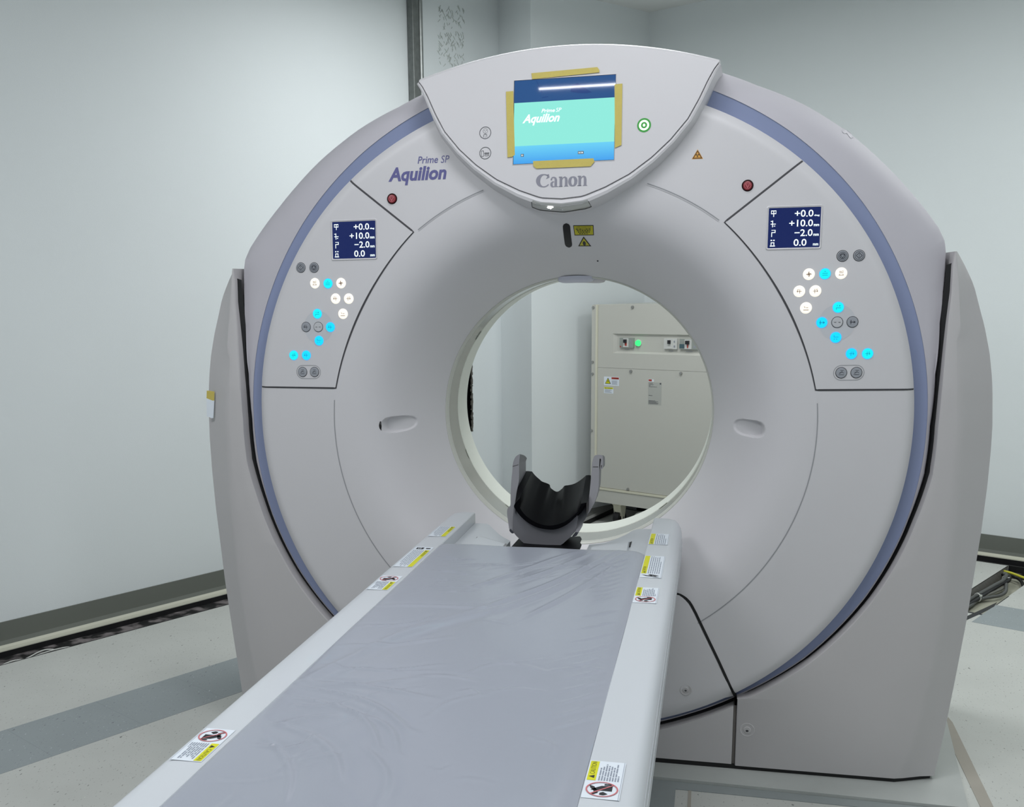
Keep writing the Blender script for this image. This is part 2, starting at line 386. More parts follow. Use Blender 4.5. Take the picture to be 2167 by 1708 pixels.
# thin pale wires in the wall channel
wv = MB()
for (a, b, c) in ((0.0, 0.03, 0.0), (0.35, 0.02, 0.02)):
    P = [W(-2.10+0.022*math.sin(i*1.3+a*5), -0.80+i*0.07+a*0.2, FL-0.012+0.009*math.sin(i*2+a)) for i in range(7)]
    V, F = tube(P, 0.0025, 6); wv.add(V, F, m_tie)
wv.build('channel_wire', None, label='pale thin wires lying loose in the dark floor channel by left wall', cat='wire')

# strut and pipe on the left wall
mb = MB(); mb.rbox((-2.262, 1.690, -0.9), (-2.222, 1.735, CEIL), 0.004, m_strut, TR); s1 = mb.build('steel_strut', None, label='grey steel strut channel running up the left wall beside pipe', cat='strut')
mb = MB(); a = W(-2.232, 1.752, -0.9); b = W(-2.232, 1.752, CEIL); mb.cyl(a, b, 0.0135, m_galv, 20); mb.build('wall_pipe', None, label='slim galvanised pipe running up wall behind the scanner', cat='pipe')
# trowel marks
rg = random.Random(5); mb = MB()
for i in range(150):
    px = rg.uniform(928, 982); py = rg.choice([rg.uniform(12, 60), rg.uniform(70, 142), rg.uniform(70, 142)])
    p = onN((px, py), -2.2645); L = rg.uniform(0.006, 0.016); an = rg.choice([-1, 1])*rg.uniform(0.7, 1.3)
    n_, d_, z_ = nd(p); w = 0.0010
    dx, dz = L*math.cos(an), L*math.sin(an); ox, oz = -math.sin(an)*w, math.cos(an)*w
    q = [(d_-dx-ox, z_-dz-oz), (d_+dx-ox, z_+dz-oz), (d_+dx+ox, z_+dz+oz), (d_-dx+ox, z_-dz+oz)]
    V = [W(-2.2652, a, b) for a, b in q]+[W(-2.2618, (a+d_)/2, (b+z_)/2) for a, b in q]
    mb.add(V, [(4, 5, 6, 7), (0, 1, 5, 4), (1, 2, 6, 5), (2, 3, 7, 6), (3, 0, 4, 7)], mat('trowel_mark', C(188, 194, 190), 0.8))
mb.build('trowel_marks', wl, smooth=False, kind='stuff')

# base plates and residue on the floor (parallel to the scanner)
mb = MB()
def prism(pts, z0, z1, m):
    n_ = len(pts); mb.add([(x, y, z0) for x, y in pts]+[(x, y, z1) for x, y in pts], [list(range(n_))[::-1], [n_+i for i in range(n_)]]+[(i, (i+1) % n_, n_+(i+1) % n_, n_+i) for i in range(n_)], m)
prism([(-1.09, -.085), (.20, -.085), (1.062, -.112), (1.135, .60), (1.14, .95), (-1.09, .95)], FL, FL+.010, m_platec)
mb.build('scanner_plinth', None, smooth=False, label='thin pale grey grouted plinth under the scanner stand', cat='plinth')
mb = MB(); prism([(-.33, -2.5), (.325, -2.5), (.325, -.135), (1.05, -.150), (1.055, -.1135), (.20, -.0865), (-.33, -.0865)], FL, FL+.002, m_plate)  # arm along the plinth's front paints in the plinth's side shadow
mb.build('table_floor_plate', None, smooth=False, label='dark grey painted floor plate under patient table', cat='floor plate')
mb = MB()
def strip(*pxs): q = [onZ(p, FL) for p in pxs]; prism([(p.x, p.y) for p in q], FL, FL+.0012, m_tan)
strip((2006, 1518), (2016, 1530), (2108, 1720), (2080, 1720), (1997, 1545)); strip((1497, 1669), (1870, 1701), (1870, 1708), (1497, 1675)); strip((1457, 1672), (1463, 1672), (1462, 1712), (1454, 1712))
mb.build('residue_strip', fl, smooth=False)
mb = MB(); q = [onZ(p, FL) for p in ((2040, 1307), (2078, 1290), (2110, 1275), (2104, 1284), (2080, 1297), (2040, 1315))]; q = [(p.x, p.y) for p in q]
prism(q, FL, FL+.001, m_black); mb.build('channel_slit', fl, smooth=False)  # black line on the floor stands in for the channel edge's shadow

# ================================================================= THE SCANNER
G = empty('ct_scanner', (0, 0.35, FL+0.010), 'large grey ring-shaped medical CT scanner with blue trim and round bore', 'medical scanner')
RG = 0.6535
def R1(s): return 0.8881+0.0034*s+0.0101*s*s-0.0064*s**3-0.0255*s**4
_R2 = [(-1, .893), (-.92, .893), (-.846, .897), (-.7, .912), (-.5, .921), (-.3, .9245), (0, .9235), (.3, .925), (.6, .925), (.8, .922), (1, .915)]
def R2(s): return interp(_R2, s)
def F(x, z):
    r = math.hypot(x, z); s = z/r if r > 1e-6 else 0; R = R1(s)
    if r >= RG:
        t = min(1, (r-RG)/(R-RG)); y = -0.0166*(1-t)
        e = max(0, (r-(R-0.03))/0.03); y += 0.014*e**2.4
        return y
    t = min(1.0, (RG-r)/(RG-0.395)); y = -0.0166+0.2676*t**2.75
    if abs(z+0.0135) < 0.03 and abs(x) > 0.42:      # finger pulls
        u = (abs(x)-0.4465)/0.080; v = (z+0.0135)/0.0235
        if -0.1 < u < 1.1:
            rho = (abs(2*u-1)**(3.6 if u > .5 else 2.2)+abs(v)**2.4)
            if rho < 1:
                y += 0.034*(lambda q: q*q*(3-2*q))(min(1, (1-rho)/0.4))*(0.15+0.85*u)
    return y
def lerp(a, b, t): return a+(b-a)*t
# front cover (annulus)
TH_ = []
t = -PI
while t < PI-1e-6:
    TH_.append(t); near = min(abs(t), PI-abs(t)); t += math.radians(0.22) if near < math.radians(5.6) else math.radians(1.5)
RR = [0.395, 0.3965, 0.399, 0.403, 0.408, 0.414, 0.421, 0.429]
r = 0.4365
while r < 0.535: RR.append(r); r += 0.0024
while r < RG: RR.append(r); r += 0.012
RR.append(RG)
rows = []
for r in RR: rows.append([(r*math.cos(t), F(r*math.cos(t), r*math.sin(t)), r*math.sin(t)) for t in TH_])
for k in (0.1, .25, .4, .55, .7, .8, .865, .9, .93, .955, .975, .99, 1.0):
    row = []
    for t in TH_:
        s = math.sin(t); r = RG+(R1(s)-RG)*k; x, z = r*math.cos(t), r*s; row.append((x, F(x, z), z))
    rows.append(row)
rows.append([(R1(math.sin(t))*math.cos(t), 0.05, R1(math.sin(t))*math.sin(t)) for t in TH_])
V, Fc = gridVF(rows, True); obj('front_cover', V, Fc, m_shell, G)
# blue ring, set back behind the cover's edge
TT = [math.radians(a) for a in range(-180, 180, 2)]
def ringrow(fr, y): return [(fr(math.sin(t))*math.cos(t), y(t) if callable(y) else y, fr(math.sin(t))*math.sin(t)) for t in TT]
V, Fc = gridVF([ringrow(lambda s: R1(s)-0.012, .044), ringrow(lambda s: R1(s)+0.010, .042), ringrow(R2, .036)], True); obj('blue_ring', V, Fc, m_blue, G)
# body shell outline
_LOW = [0.9451, 0.0682, 0.0645, 0.0505]
_UP = [(0, .934), (8, .947), (15.5, .977), (19.6, 1.003), (23.2, 1.030), (24.6, 1.041), (26, 1.049), (28, 1.050), (33.3, 1.040), (40, 1.0275), (45.5, 1.019), (53.6, 1.003), (61, .984), (66, .978), (75, .970), (90, .966)]
def OUT(t):
    s = math.sin(t); a = math.degrees(math.asin(max(-1, min(1, s))))
    if a < 0: return max(sum(c*s**k for k, c in enumerate(_LOW)) if a < -7 else lerp(.934, .9362, a/-7), R2(s)+0.006)
    return interp(_UP, a)
_CR = [(-90, .0), (18, 0.9), (20.4, 1.0), (24.8, .46), (30.5, .5), (35.6, .5), (41.9, .48), (47.6, .45), (60, .42), (90, .42)]
_YO = [(-90, .05), (10, .05), (18, .060), (24, .076), (36, .108), (50, .12), (90, .12)]
TB = [math.radians(a) for a in range(-180, -160, 2)]+[math.radians(a/2) for a in range(-320, 321)]+[math.radians(a) for a in range(162, 180, 2)]
def al(t): return math.degrees(math.asin(math.sin(t)))
def rowf(fr, fy): return [(fr(t)*math.cos(t), fy(t), fr(t)*math.sin(t)) for t in TB]
def crr(t):
    a = al(t); o = OUT(t); r2 = R2(math.sin(t))
    f = interp([(-90, .6), (15, .6), (24.8, .58), (30.5, .50), (41.9, .46), (60, .42), (90, .42)], a); return lerp(r2, o, f)
yo = lambda t: interp(_YO, al(t))
yc = lambda t: interp([(-90, .036), (15, .038), (24, .046), (90, .050)], al(t))
rows = [rowf(lambda t: R2(math.sin(t)), lambda t: .036+.012), rowf(lambda t: R2(math.sin(t)), lambda t: .034),
        rowf(lambda t: lerp(R2(math.sin(t)), crr(t), .5), lambda t: lerp(.034, yc(t), .45)),
        rowf(crr, yc), rowf(lambda t: lerp(crr(t), OUT(t), .55), lambda t: lerp(yc(t), yo(t), .42)),
        rowf(lambda t: OUT(t)-0.003, lambda t: yo(t)-.008), rowf(OUT, yo), rowf(OUT, lambda t: .35), rowf(lambda t: OUT(t)-.01, lambda t: .72),
        rowf(lambda t: .80, lambda t: .80), rowf(lambda t: .60, lambda t: .76), rowf(lambda t: .44, lambda t: .64), rowf(lambda t: .392, lambda t: .53)]
V, Fc = gridVF(rows, True); obj('body_shell', V, Fc, m_body, G)
# bore: front lip, scan window band, rear ring
def cylband(name, prof, m, **k):
    rows = [[(r*math.cos(t), y, r*math.sin(t)) for t in [2*PI*j/180 for j in range(180)]] for r, y in prof]
    V, Fc = gridVF(rows, True); return obj(name, V, Fc, m, G, **k)
cylband('bore_lip', [(.3975, .2515), (.394, .2505), (.3905, .256), (.390, .279), (.3915, .2795)], m_lip)
bw = cylband('scan_window', [(.3915, .2795), (.3915, .397)], m_window)
cylband('bore_rear_ring', [(.3915, .397), (.390, .398), (.3895, .42), (.390, .50), (.392, .53)], m_bore)
for aa, yy in ((-52, .398), (-128, .398), (143, .398), (200, .398)):
    a0 = math.radians(aa); mb = MB()
    for k in range(4):
        t0 = a0+k*0.02; P = [(r*math.cos(t), y, r*math.sin(t)) for r in (.3885, .3905) for y in (yy-.006, yy+.004) for t in (t0, t0+.02)]
        mb.add(P, [(0, 1, 3, 2), (4, 6, 7, 5), (0, 4, 5, 1), (2, 3, 7, 6), (0, 2, 6, 4), (1, 5, 7, 3)], m_bore)
    mb.build('window_clip', G, smooth=False)
# round seam groove
def ribbon(name, pts, w, m, off=0.0008, parent=G, surf=F, closed=False):
    rows = []; N = len(pts)
    for i, (x, z) in enumerate(pts):
        a = pts[(i-1) % N] if closed or i > 0 else pts[0]; b = pts[(i+1) % N] if closed or i < N-1 else pts[-1]
        dx, dz = b[0]-a[0], b[1]-a[1]; L = math.hypot(dx, dz) or 1; nx, nz = -dz/L, dx/L
        rows.append([(x+nx*w/2*s, surf(x+nx*w/2*s, z+nz*w/2*s)-off, z+nz*w/2*s) for s in (-1, 1)])
    if closed: rows.append(rows[0])
    V, Fc = gridVF(rows); return obj(name, V, Fc, m, parent, smooth=False)
def arc(a0, a1, n=60, r=RG): return [(r*math.cos(math.radians(a0+(a1-a0)*i/n)), r*math.sin(math.radians(a0+(a1-a0)*i/n))) for i in range(n+1)]
for a0, a1 in ((127, 109), (53, 71), (174.5, 236.5), (5.5, -56.5), (-57.3, -122.5)):
    ribbon('seam_groove', arc(a0, a1), 0.0022, m_groove)
for a0, a1 in ((127, 109), (53, 71)):
    ribbon('seam_highlight', arc(a0, a1, r=RG-.0028), 0.0018, m_shell, off=.0014)

def surfShell(x, z):
    r = math.hypot(x, z); t = math.atan2(z, x); r2 = R2(math.sin(t)); c = crr(t); o = OUT(t)
    tab = [(r2, .034), (lerp(r2, c, .5), lerp(.034, yc(t), .45)), (c, yc(t)), (lerp(c, o, .55), lerp(yc(t), yo(t), .42)), (o-.003, yo(t)-.008), (o, yo(t))]
    return interp(tab, r)
mb = MB(); y_ = .09; pts = []
for q_ in ((1783, 271), (1790, 275), (1797, 279), (1803, 285), (1806, 291), (1801, 293), (1797, 289), (1792, 282), (1786, 283), (1782, 278)):
    y_ = .09
    for _ in range(20): p = onY(q_, y_); y_ = .5*y_+.5*surfShell(p.x, p.z)
    pts.append((p.x, y_-.0015, p.z))
mb.add(pts, [list(range(len(pts)))], mat('adhesive_stain', C(178, 176, 184), .5)); obj('adhesive_stain', mb.V, mb.F, mb.M, G, False, idx=mb.I)
# --- control panels -------------------------------------------------
def boundary_panel(sx):
    A = (.588*sx, .6575); B = (.4065*sx, .517); Cc = (.6455*sx, .096); D = (.8745*sx, .0965)
    n = 30; ab = [(lerp(A[0], B[0], i/n), lerp(A[1], B[1], i/n)) for i in range(n+1)]
    tb, tc = math.atan2(B[1], abs(B[0])), math.atan2(Cc[1], abs(Cc[0])); rb, rc = math.hypot(*B), math.hypot(*Cc)
    bc = [(sx*lerp(rb, rc, i/n)*(1-.018*math.sin(PI*i/n))*math.cos(lerp(tb, tc, i/n)), lerp(rb, rc, i/n)*(1-.018*math.sin(PI*i/n))*math.sin(lerp(tb, tc, i/n))) for i in range(n+1)]
    dc = [(lerp(D[0], Cc[0], i/n), lerp(D[1], Cc[1], i/n)) for i in range(n+1)]
    ta, td = math.atan2(A[1], abs(A[0])), math.atan2(D[1], D[0]*sx)
    ad = []
    for i in range(n+1):
        t = lerp(ta, td, i/n); R = R1(math.sin(t))-.0012; ad.append((sx*R*math.cos(t), R*math.sin(t)))
    ab = [(p[0]+(ad[0][0]-A[0])*(1-i/n), p[1]+(ad[0][1]-A[1])*(1-i/n)) for i, p in enumerate(ab)]
    dc = [(p[0]+(ad[-1][0]-D[0])*(1-i/n), p[1]+(ad[-1][1]-D[1])*(1-i/n)) for i, p in enumerate(dc)]
    return ab, bc, dc, ad, n
def round_tip(u, v): return u, v
PAN = {}
for sx in (-1, 1):
    ab, bc, dc, ad, n = boundary_panel(sx)
    loop = ad[::-1][:-1]+ab[:-1]+bc[:-1]+dc[::-1][:-1]
    # loop: D..A, A..B, B..C, C..D
    ribbon('panel_seam', ab+bc[1:]+dc[::-1][1:], 0.0050, m_seam, off=.0007)
    rows = []
    ins = lambda p, q, e: (lerp(p[0], q[0], e), lerp(p[1], q[1], e))
    for i in range(n+1):          # i along A->D / B->C ; j along A->B
        u = i/n; row = []
        for j in range(n+1):
            v = j/n
            P = [lerp(ad[i][k], bc[i][k], v)+lerp(ab[j][k], dc[j][k], u)-(lerp(lerp(ad[0][k], ab[-1][k], v), lerp(ad[-1][k], dc[-1][k], v), u)) for k in (0, 1)]
            row.append(P)
        rows.append(row)
    cx = sum(p[0] for r_ in rows for p in r_)/(n+1)**2; cz = sum(p[1] for r_ in rows for p in r_)/(n+1)**2
    # inset
    G3 = []
    for i in range(n+1):
        row = []
        for j in range(n+1):
            p = rows[i][j]; x, z = p
            if i in (0, n) or j == n:
                dx, dz = cx-x, cz-z; L = math.hypot(dx, dz); x += dx/L*.0026; z += dz/L*.0026
            row.append((x, F(x, z)-.0028, z))
        G3.append(row)
    top = [[(x, y+.0026, z) for x, y, z in G3[0]]]; bot = [[(x, y+.0026, z) for x, y, z in G3[-1]]]
    full = top+G3+bot
    full = [r_+[(r_[-1][0], r_[-1][1]+.0026, r_[-1][2])] for r_ in full]
    V, Fc = gridVF(full); PAN[sx] = obj('control_panel', V, Fc, m_shell, G)
    PAN[sx]['label'] = 'control panel with screen and lit round buttons'
def FP(x, z): return F(x, z)-.0028
def onS(px, surf):
    y = 0.0
    for _ in range(12):
        p = onY(px, y); y = surf(p.x, p.z)
    return onY(px, y)

def poly_on(mb, pts, surf, off, m):
    V = [(x, surf(x, z)-off, z) for x, z in pts]; mb.add(V, [list(range(len(V)))], m)
def disc(mb, cx, cz, r, surf, off, m, n=24, yb=None, rz=None):
    rz = rz or r
    V = [(cx+r*math.cos(2*PI*k/n), surf(cx, cz)-off+(surf(cx+r*math.cos(2*PI*k/n), cz+rz*math.sin(2*PI*k/n))-surf(cx, cz)), cz+rz*math.sin(2*PI*k/n)) for k in range(n)]
    mb.add(V, [list(range(n))], m)
def ringp(mb, cx, cz, ra, rb, surf, off, m, n=32):
    V = []
    for r in (ra, rb):
        for k in range(n):
            x, z = cx+r*math.cos(2*PI*k/n), cz+r*math.sin(2*PI*k/n); V.append((x, surf(x, z)-off, z))
    mb.add(V, [(i, (i+1) % n, n+(i+1) % n, n+i) for i in range(n)], m)
def seg(mb, x0, z0, x1, z1, w, surf, off, m):
    dx, dz = x1-x0, z1-z0; L = math.hypot(dx, dz) or 1; nx, nz = -dz/L*w/2, dx/L*w/2
    poly_on(mb, [(x0-nx, z0-nz), (x1-nx, z1-nz), (x1+nx, z1+nz), (x0+nx, z0+nz)], surf, off, m)
def button(px, kind, sym, surf, parent, R=0.0128):
    p = onS(px, surf); cx, cz = p.x, p.z; mb = MB(); h = .0022
    base = {'c': m_bcy, 'b': m_bcy2, 'w': m_bwh, 'g': m_bgrey, 'n': m_bclear, 'd': m_bgrey}[kind]
    ms = {'c': m_bcs, 'b': m_bcs, 'w': m_bws, 'g': m_bsym, 'n': m_bsym, 'd': m_bsym}[kind]
    halo = {'c': m_bhalo, 'b': m_bhalo, 'w': m_bwh, 'g': m_seam, 'n': m_seam, 'd': m_seam}[kind]
    # bezel + raised dome
    ringp(mb, cx, cz, R, R*1.12, surf, .0004, m_seam if kind in 'gdn' else halo)
    y0 = surf(cx, cz); N = 28; rows = []
    for rr, hh in ((1.0, 0.0), (1.0, .5), (.93, 1.0), (.5, 1.05), (0.02, 1.05)):
        rows.append([(cx+R*rr*math.cos(2*PI*k/N), y0-.0003-h*hh, cz+R*rr*math.sin(2*PI*k/N)) for k in range(N)])
    V, Fc = gridVF(rows, True); mb.add(V, Fc, base)
    sf = lambda x, z: y0-.0003-h*1.05
    o = .0004; w = .0011
    def S(x0, z0, x1, z1, w=w): seg(mb, cx+x0*R, cz+z0*R, cx+x1*R, cz+z1*R, w, sf, o, ms)
    if sym == 'diamond':
        for a, b in (((0, .55), (.55, 0)), ((.55, 0), (0, -.55)), ((0, -.55), (-.55, 0)), ((-.55, 0), (0, .55))): S(*a, *b, w=.0015)
        S(0, .35, 0, -.35); ringp(mb, cx, cz, R*.72, R*.8, sf, o, ms)
    elif sym == 'stop':
        ringp(mb, cx, cz, R*.42, R*.56, sf, o, ms)
        for a, b in (((-.4, .25), (.4, .25)), ((.4, .25), (0, -.4)), ((0, -.4), (-.4, .25))): S(*a, *b, w=.0015)
        ringp(mb, cx, cz, R*.72, R*.8, sf, o, ms)
    elif sym == 'star':
        for k in range(4):
            t = PI/4*k+PI/8*0; L1 = .5 if k % 2 == 0 else .3; S(-L1*math.cos(t), -L1*math.sin(t), L1*math.cos(t), L1*math.sin(t))
        for k in range(4):
            t = PI/2*k; t2 = t+PI/4; S(.5*math.cos(t), .5*math.sin(t), .2*math.cos(t2), .2*math.sin(t2))
    elif sym == 'swap':
        S(-.45, -.35, .45, -.35); S(-.45, -.35, -.25, -.2); S(.45, -.35, .25, -.2); S(-.4, .1, .4, .1); S(-.4, .35, .1, .3); S(.15, .45, .4, .35)
    elif sym == 'in':
        S(-.45, 0, .45, 0); S(.45, 0, .25, .18); S(.45, 0, .25, -.18); S(-.1, .4, -.1, -.4); S(.1, .3, .4, .35)
    elif sym == 'out':
        S(-.45, 0, .45, 0); S(-.45, 0, -.25, .18); S(-.45, 0, -.25, -.18); S(.1, .4, .1, -.4); S(-.4, .3, -.1, .35)
    elif sym == 'arrow':
        S(-.5, 0, .45, 0, .0016); S(.5, 0, .2, .2, .0016); S(.5, 0, .2, -.2, .0016); S(-.3, .4, -.3, -.4, .0018)
    elif sym == 'line2': S(-.6, 0, -.2, 0, .0012); S(.2, 0, .6, 0, .0012)
    elif sym == 'up':
        S(-.4, -.1, .5, -.1); S(-.35, -.45, -.35, -.1); S(-.2, .2, -.2, .45); S(.1, .3, .4, .3); S(.25, .15, .25, .45)
    elif sym == 'down':
        S(-.4, .1, .5, .1); S(-.35, .1, -.35, .45); S(-.2, -.2, -.35, -.45); S(.0, -.3, .3, -.3)
    elif sym == 'tilt':
        S(-.5, -.35, .5, -.35); S(-.4, -.1, .1, .2, .0018); S(.1, .2, .45, -.05); S(-.2, .45, .4, .45)
    elif sym == 'flat': S(-.5, -.4, .5, -.4, .0014); S(-.35, .3, -.15, .0); S(.0, .05, .4, .05)
    elif sym == 'tri':
        S(-.5, .1, .5, .1); S(-.5, -.25, .5, -.25); S(-.15, .45, .15, .45)
    b = mb.build('button', parent, auto_=None) if False else obj('button', mb.V, mb.F, mb.M, parent, True, idx=mb.I)
    return b
L_BUT = [((636.7, 566.4), 'g', 'diamond'), ((664.8, 566.4), 'g', 'stop'), ((666.5, 599.5), 'w', 'swap'), ((694.3, 600.1), 'c', 'tri'), ((721.8, 599.3), 'w', 'star'),
    ((710.3, 632.1), 'w', 'out'), ((738.1, 632.1), 'w', 'in'), ((671.8, 664.2), 'c', 'up'), ((726, 664.2), 'w', 'flat'), ((647.9, 692), 'd', 'out'),
    ((673.8, 692), 'n', 'line2'), ((699.3, 692.3), 'b', 'out'), ((675.4, 721), 'b', 'down'), ((621.8, 751.9), 'c', 'in'), ((648.5, 751.9), 'b', 'out'),
    ((640.6, 787.3), 'g', 'tilt'), ((665.6, 787.3), 'g', 'tilt')]
R_BUT = [((1782.9, 541.8), 'g', 'stop'), ((1818, 540.8), 'g', 'diamond'), ((1711.7, 580.4), 'w', 'star'), ((1745.8, 579.5), 'c', 'tri'), ((1780.2, 578.3), 'w', 'swap'),
    ((1691.3, 616.7), 'w', 'out'), ((1725.4, 616), 'w', 'in'), ((1705.6, 651.7), 'w', 'flat'), ((1773.8, 650.4), 'c', 'up'), ((1739.1, 682.7), 'b', 'arrow'),
    ((1771.7, 682.1), 'n', 'line2'), ((1804, 681.5), 'd', 'arrow'), ((1768.6, 714.1), 'b', 'down'), ((1801.8, 748.5), 'b', 'in'), ((1835.9, 748.5), 'c', 'in'),
    ((1780.2, 789), 'g', 'tilt'), ((1812.2, 788.7), 'g', 'tilt')]
KL = {'g': 'grey button', 'd': 'grey button with arrow', 'w': 'lit white button', 'c': 'lit cyan button', 'b': 'lit blue button', 'n': 'clear button'}
for lst, sx in ((L_BUT, -1), (R_BUT, 1)):
    c = onS((673.8, 692) if sx < 0 else (1771.7, 682.1), FP)
    mb = MB(); ringp(mb, c.x, c.z, .044, .0452, FP, .0003, m_shell); ringp(mb, c.x, c.z, .0001, .044, FP, .0002, mat('pad_disc', C(196, 198, 203), .4)); obj('button_pad', mb.V, mb.F, mb.M, PAN[sx], False, idx=mb.I)
    for px, k, s in lst:
        b = button(px, k, s, FP, PAN[sx]); b['label'] = KL[k]
    a = onS(lst[-2][0], FP); b = onS(lst[-1][0], FP); pts = []
    for i in range(13): t = PI/2+PI*i/12; pts.append((a.x+.0185*math.cos(t), a.z+.0185*math.sin(t)))
    for i in range(13): t = -PI/2+PI*i/12; pts.append((b.x+.0185*math.cos(t), b.z+.0185*math.sin(t)))
    ribbon('button_recess', pts, .0016, m_groove, off=.0004, parent=PAN[sx], surf=FP, closed=True)

sl = [onS(c_, F) for c_ in ((804.5, 891.5), (802.8, 896), (802.2, 901), (803.4, 906.5), (807.2, 911.5), (807.8, 901), (807, 892))]  # flat black sliver at the left finger pull's outer end
obj('pull_opening', [(p.x, p.y-.001, p.z) for p in sl], [list(range(7))], m_black, G, False)
# --- text -------------------------------------------------------------
def text_geo(s, size, shear=0.0, bold=0.0, space=1.0):
    cu = bpy.data.curves.new('t', 'FONT'); cu.body = s; cu.size = size; cu.shear = shear; cu.offset = bold; cu.space_character = space; cu.resolution_u = 3
    ob = bpy.data.objects.new('t', cu); me = ob.to_mesh()
    V = [(v.co.x, v.co.y) for v in me.vertices]; Fc = [list(p.vertices) for p in me.polygons]
    ob.to_mesh_clear(); bpy.data.objects.remove(ob); bpy.data.curves.remove(cu)
    if not V: return [], [], (0, 0, 1, 1)
    xs = [v[0] for v in V]; ys = [v[1] for v in V]; return V, Fc, (min(xs), min(ys), max(xs), max(ys))
def text_fit(mb, s, x0, z0, w, h, P, m, shear=0.0, bold=0.0, space=1.0):
    """put text s so that its ink fills width w and height h from (x0,z0); P maps (x,z) to a point"""
    V, Fc, b = text_geo(s, 1.0, shear, bold, space)
    if not V: return
    kx, kz = w/(b[2]-b[0]), h/(b[3]-b[1])
    mb.add([P(x0+(v[0]-b[0])*kx, z0+(v[1]-b[1])*kz) for v in V], Fc, m)
def sp(surf, off): return lambda x, z: (x, surf(x, z)-off, z)

# control-panel screens
for sx, cor in ((-1, [(702.2, 469.4), (792.7, 468.5), (796.9, 546.4), (706.9, 546.4)]), (1, [(1628.6, 441.6), (1738.2, 437.6), (1732.7, 522.3), (1623.7, 525.3)])):
    q = [onS(c_, FP) for c_ in cor]
    x0 = (q[0].x+q[3].x)/2; x1 = (q[1].x+q[2].x)/2; z1 = (q[0].z+q[1].z)/2; z0 = (q[2].z+q[3].z)/2
    mb = MB()
    def rr(x0, z0, x1, z1, r, n=5):
        pts = []
        for cx, cz, t0 in ((x1-r, z1-r, 0), (x0+r, z1-r, PI/2), (x0+r, z0+r, PI), (x1-r, z0+r, 1.5*PI)):
            for k in range(n+1): t = t0+PI/2*k/n; pts.append((cx+r*math.cos(t), cz+r*math.sin(t)))
        return pts
    outer = rr(x0-.0075, z0-.006, x1+.006, z1+.007, .006); mid = rr(x0-.004, z0-.0035, x1+.0035, z1+.004, .005); inner = rr(x0-.0006, z0-.0006, x1+.0006, z1+.0006, .003)
    V = [(a, FP(a, b)+.001, b) for a, b in outer]+[(a, FP(a, b)-.0026, b) for a, b in mid]+[(a, FP(a, b)-.0010, b) for a, b in inner]; N = len(outer)
    Fc = [(i, (i+1) % N, N+(i+1) % N, N+i) for i in range(N)]+[(N+i, N+(i+1) % N, 2*N+(i+1) % N, 2*N+i) for i in range(N)]
    mb.add(V, Fc, m_shell)
    V, Fg = gridVF([[(x, FP(x, z)-.0012, z) for x in [lerp(x0-.0003, x1+.0003, i/8) for i in range(9)]] for z in [lerp(z0-.0003, z1+.0003, j/8) for j in range(9)]]); mb.add(V, Fg, m_lcd)
    P = lambda x, z: (x, FP(x, z)-.0017, z); w = x1-x0; h = z1-z0
    for k, (tx, xa, xb, un) in enumerate((('+0.0', .50, .86, 'deg'), ('+10.0', .40, .86, 'mm'), ('-2.0', .51, .86, 'mm'), ('0.0', .50, .75, 'mm'))):
        zz = z0+h*(.765-.243*k)
        text_fit(mb, tx.replace('-', '\u2212'), x0+w*xa, zz, w*(xb-xa), h*.175, P, m_lcdw, bold=.012)
        text_fit(mb, un, x0+w*.875, zz, w*.105, h*.055, P, m_lcdw, bold=.03)
        # little pictogram at the left
        a, b = x0+w*.04, zz
        def bar(u0, v0, u1, v1): mb.add([P(a+w*u0, b+h*v0), P(a+w*u1, b+h*v0), P(a+w*u1, b+h*v1), P(a+w*u0, b+h*v1)], [(0, 1, 2, 3)], m_lcdw)
        if k == 0: bar(0, .09, .1, .11); bar(0, .16, .1, .18); bar(0, .09, .012, .18); bar(.09, .09, .1, .18); bar(.045, .02, .06, .16)
        if k == 1: bar(.03, .0, .045, .17); bar(0, .07, .1, .09); bar(.0, .14, .03, .16); bar(.06, .02, .09, .04)
        if k == 2: bar(.02, .10, .1, .12); bar(.02, .16, .1, .175); bar(.02, .0, .035, .12); bar(.085, .10, .1, .175)
        if k == 3: bar(.01, .14, .04, .17); bar(.06, .14, .09, .17); bar(0, .0, .1, .025); bar(.015, .03, .03, .1); bar(.07, .03, .085, .1); bar(.015, .085, .085, .105)
    o = obj('display_screen', mb.V, mb.F, mb.M, PAN[sx], False, idx=mb.I); o['label'] = 'blue screen with white position readings'

# lower access cover beneath the bore
XS = [(-.757, .477), (-.74, .4705), (-.644, .427), (-.532, .3735), (-.500, .358), (-.483, .347), (-.472, .335), (-.4645, .318), (-.462, .300)]
zs = [(-.462-.004*i) for i in range(6)]+[-.49-.02*i for i in range(0, 14)]+[-.757]
side = [(interp(XS, z), z) for z in zs]
ribbon('lower_cover_seam', [(-x, z) for x, z in side[::-1]]+[(lerp(-.3, .3, i/20), -.462) for i in range(1, 20)]+side, .0075, m_black, off=.0012)
rows = []; nu = 40
for v, z in enumerate(zs):
    xh = interp(XS, z)-.0034; vv = v/(len(zs)-1); zt = z-.0034 if v == 0 else z; row = []
    for j in range(nu+1):
        x = xh*(2*j/nu-1); arcz = None
        th = math.atan2(-.8, x); 
        R = R1(-math.sqrt(max(0, 1-(x/.88)**2)))-.0012; arcz = -math.sqrt(R*R-x*x)
        k = vv**1.6; zz = zt+k*(arcz+.757) if arcz < -.757 else zt
        row.append((x, F(x, zz)-.0032, zz))
    rows.append(row)
skirt0 = [(x, y+.003, z) for x, y, z in rows[0]]
rows = [skirt0]+rows
rows = [[(r_[0][0], r_[0][1]+.003, r_[0][2])]+r_+[(r_[-1][0], r_[-1][1]+.003, r_[-1][2])] for r_ in rows]
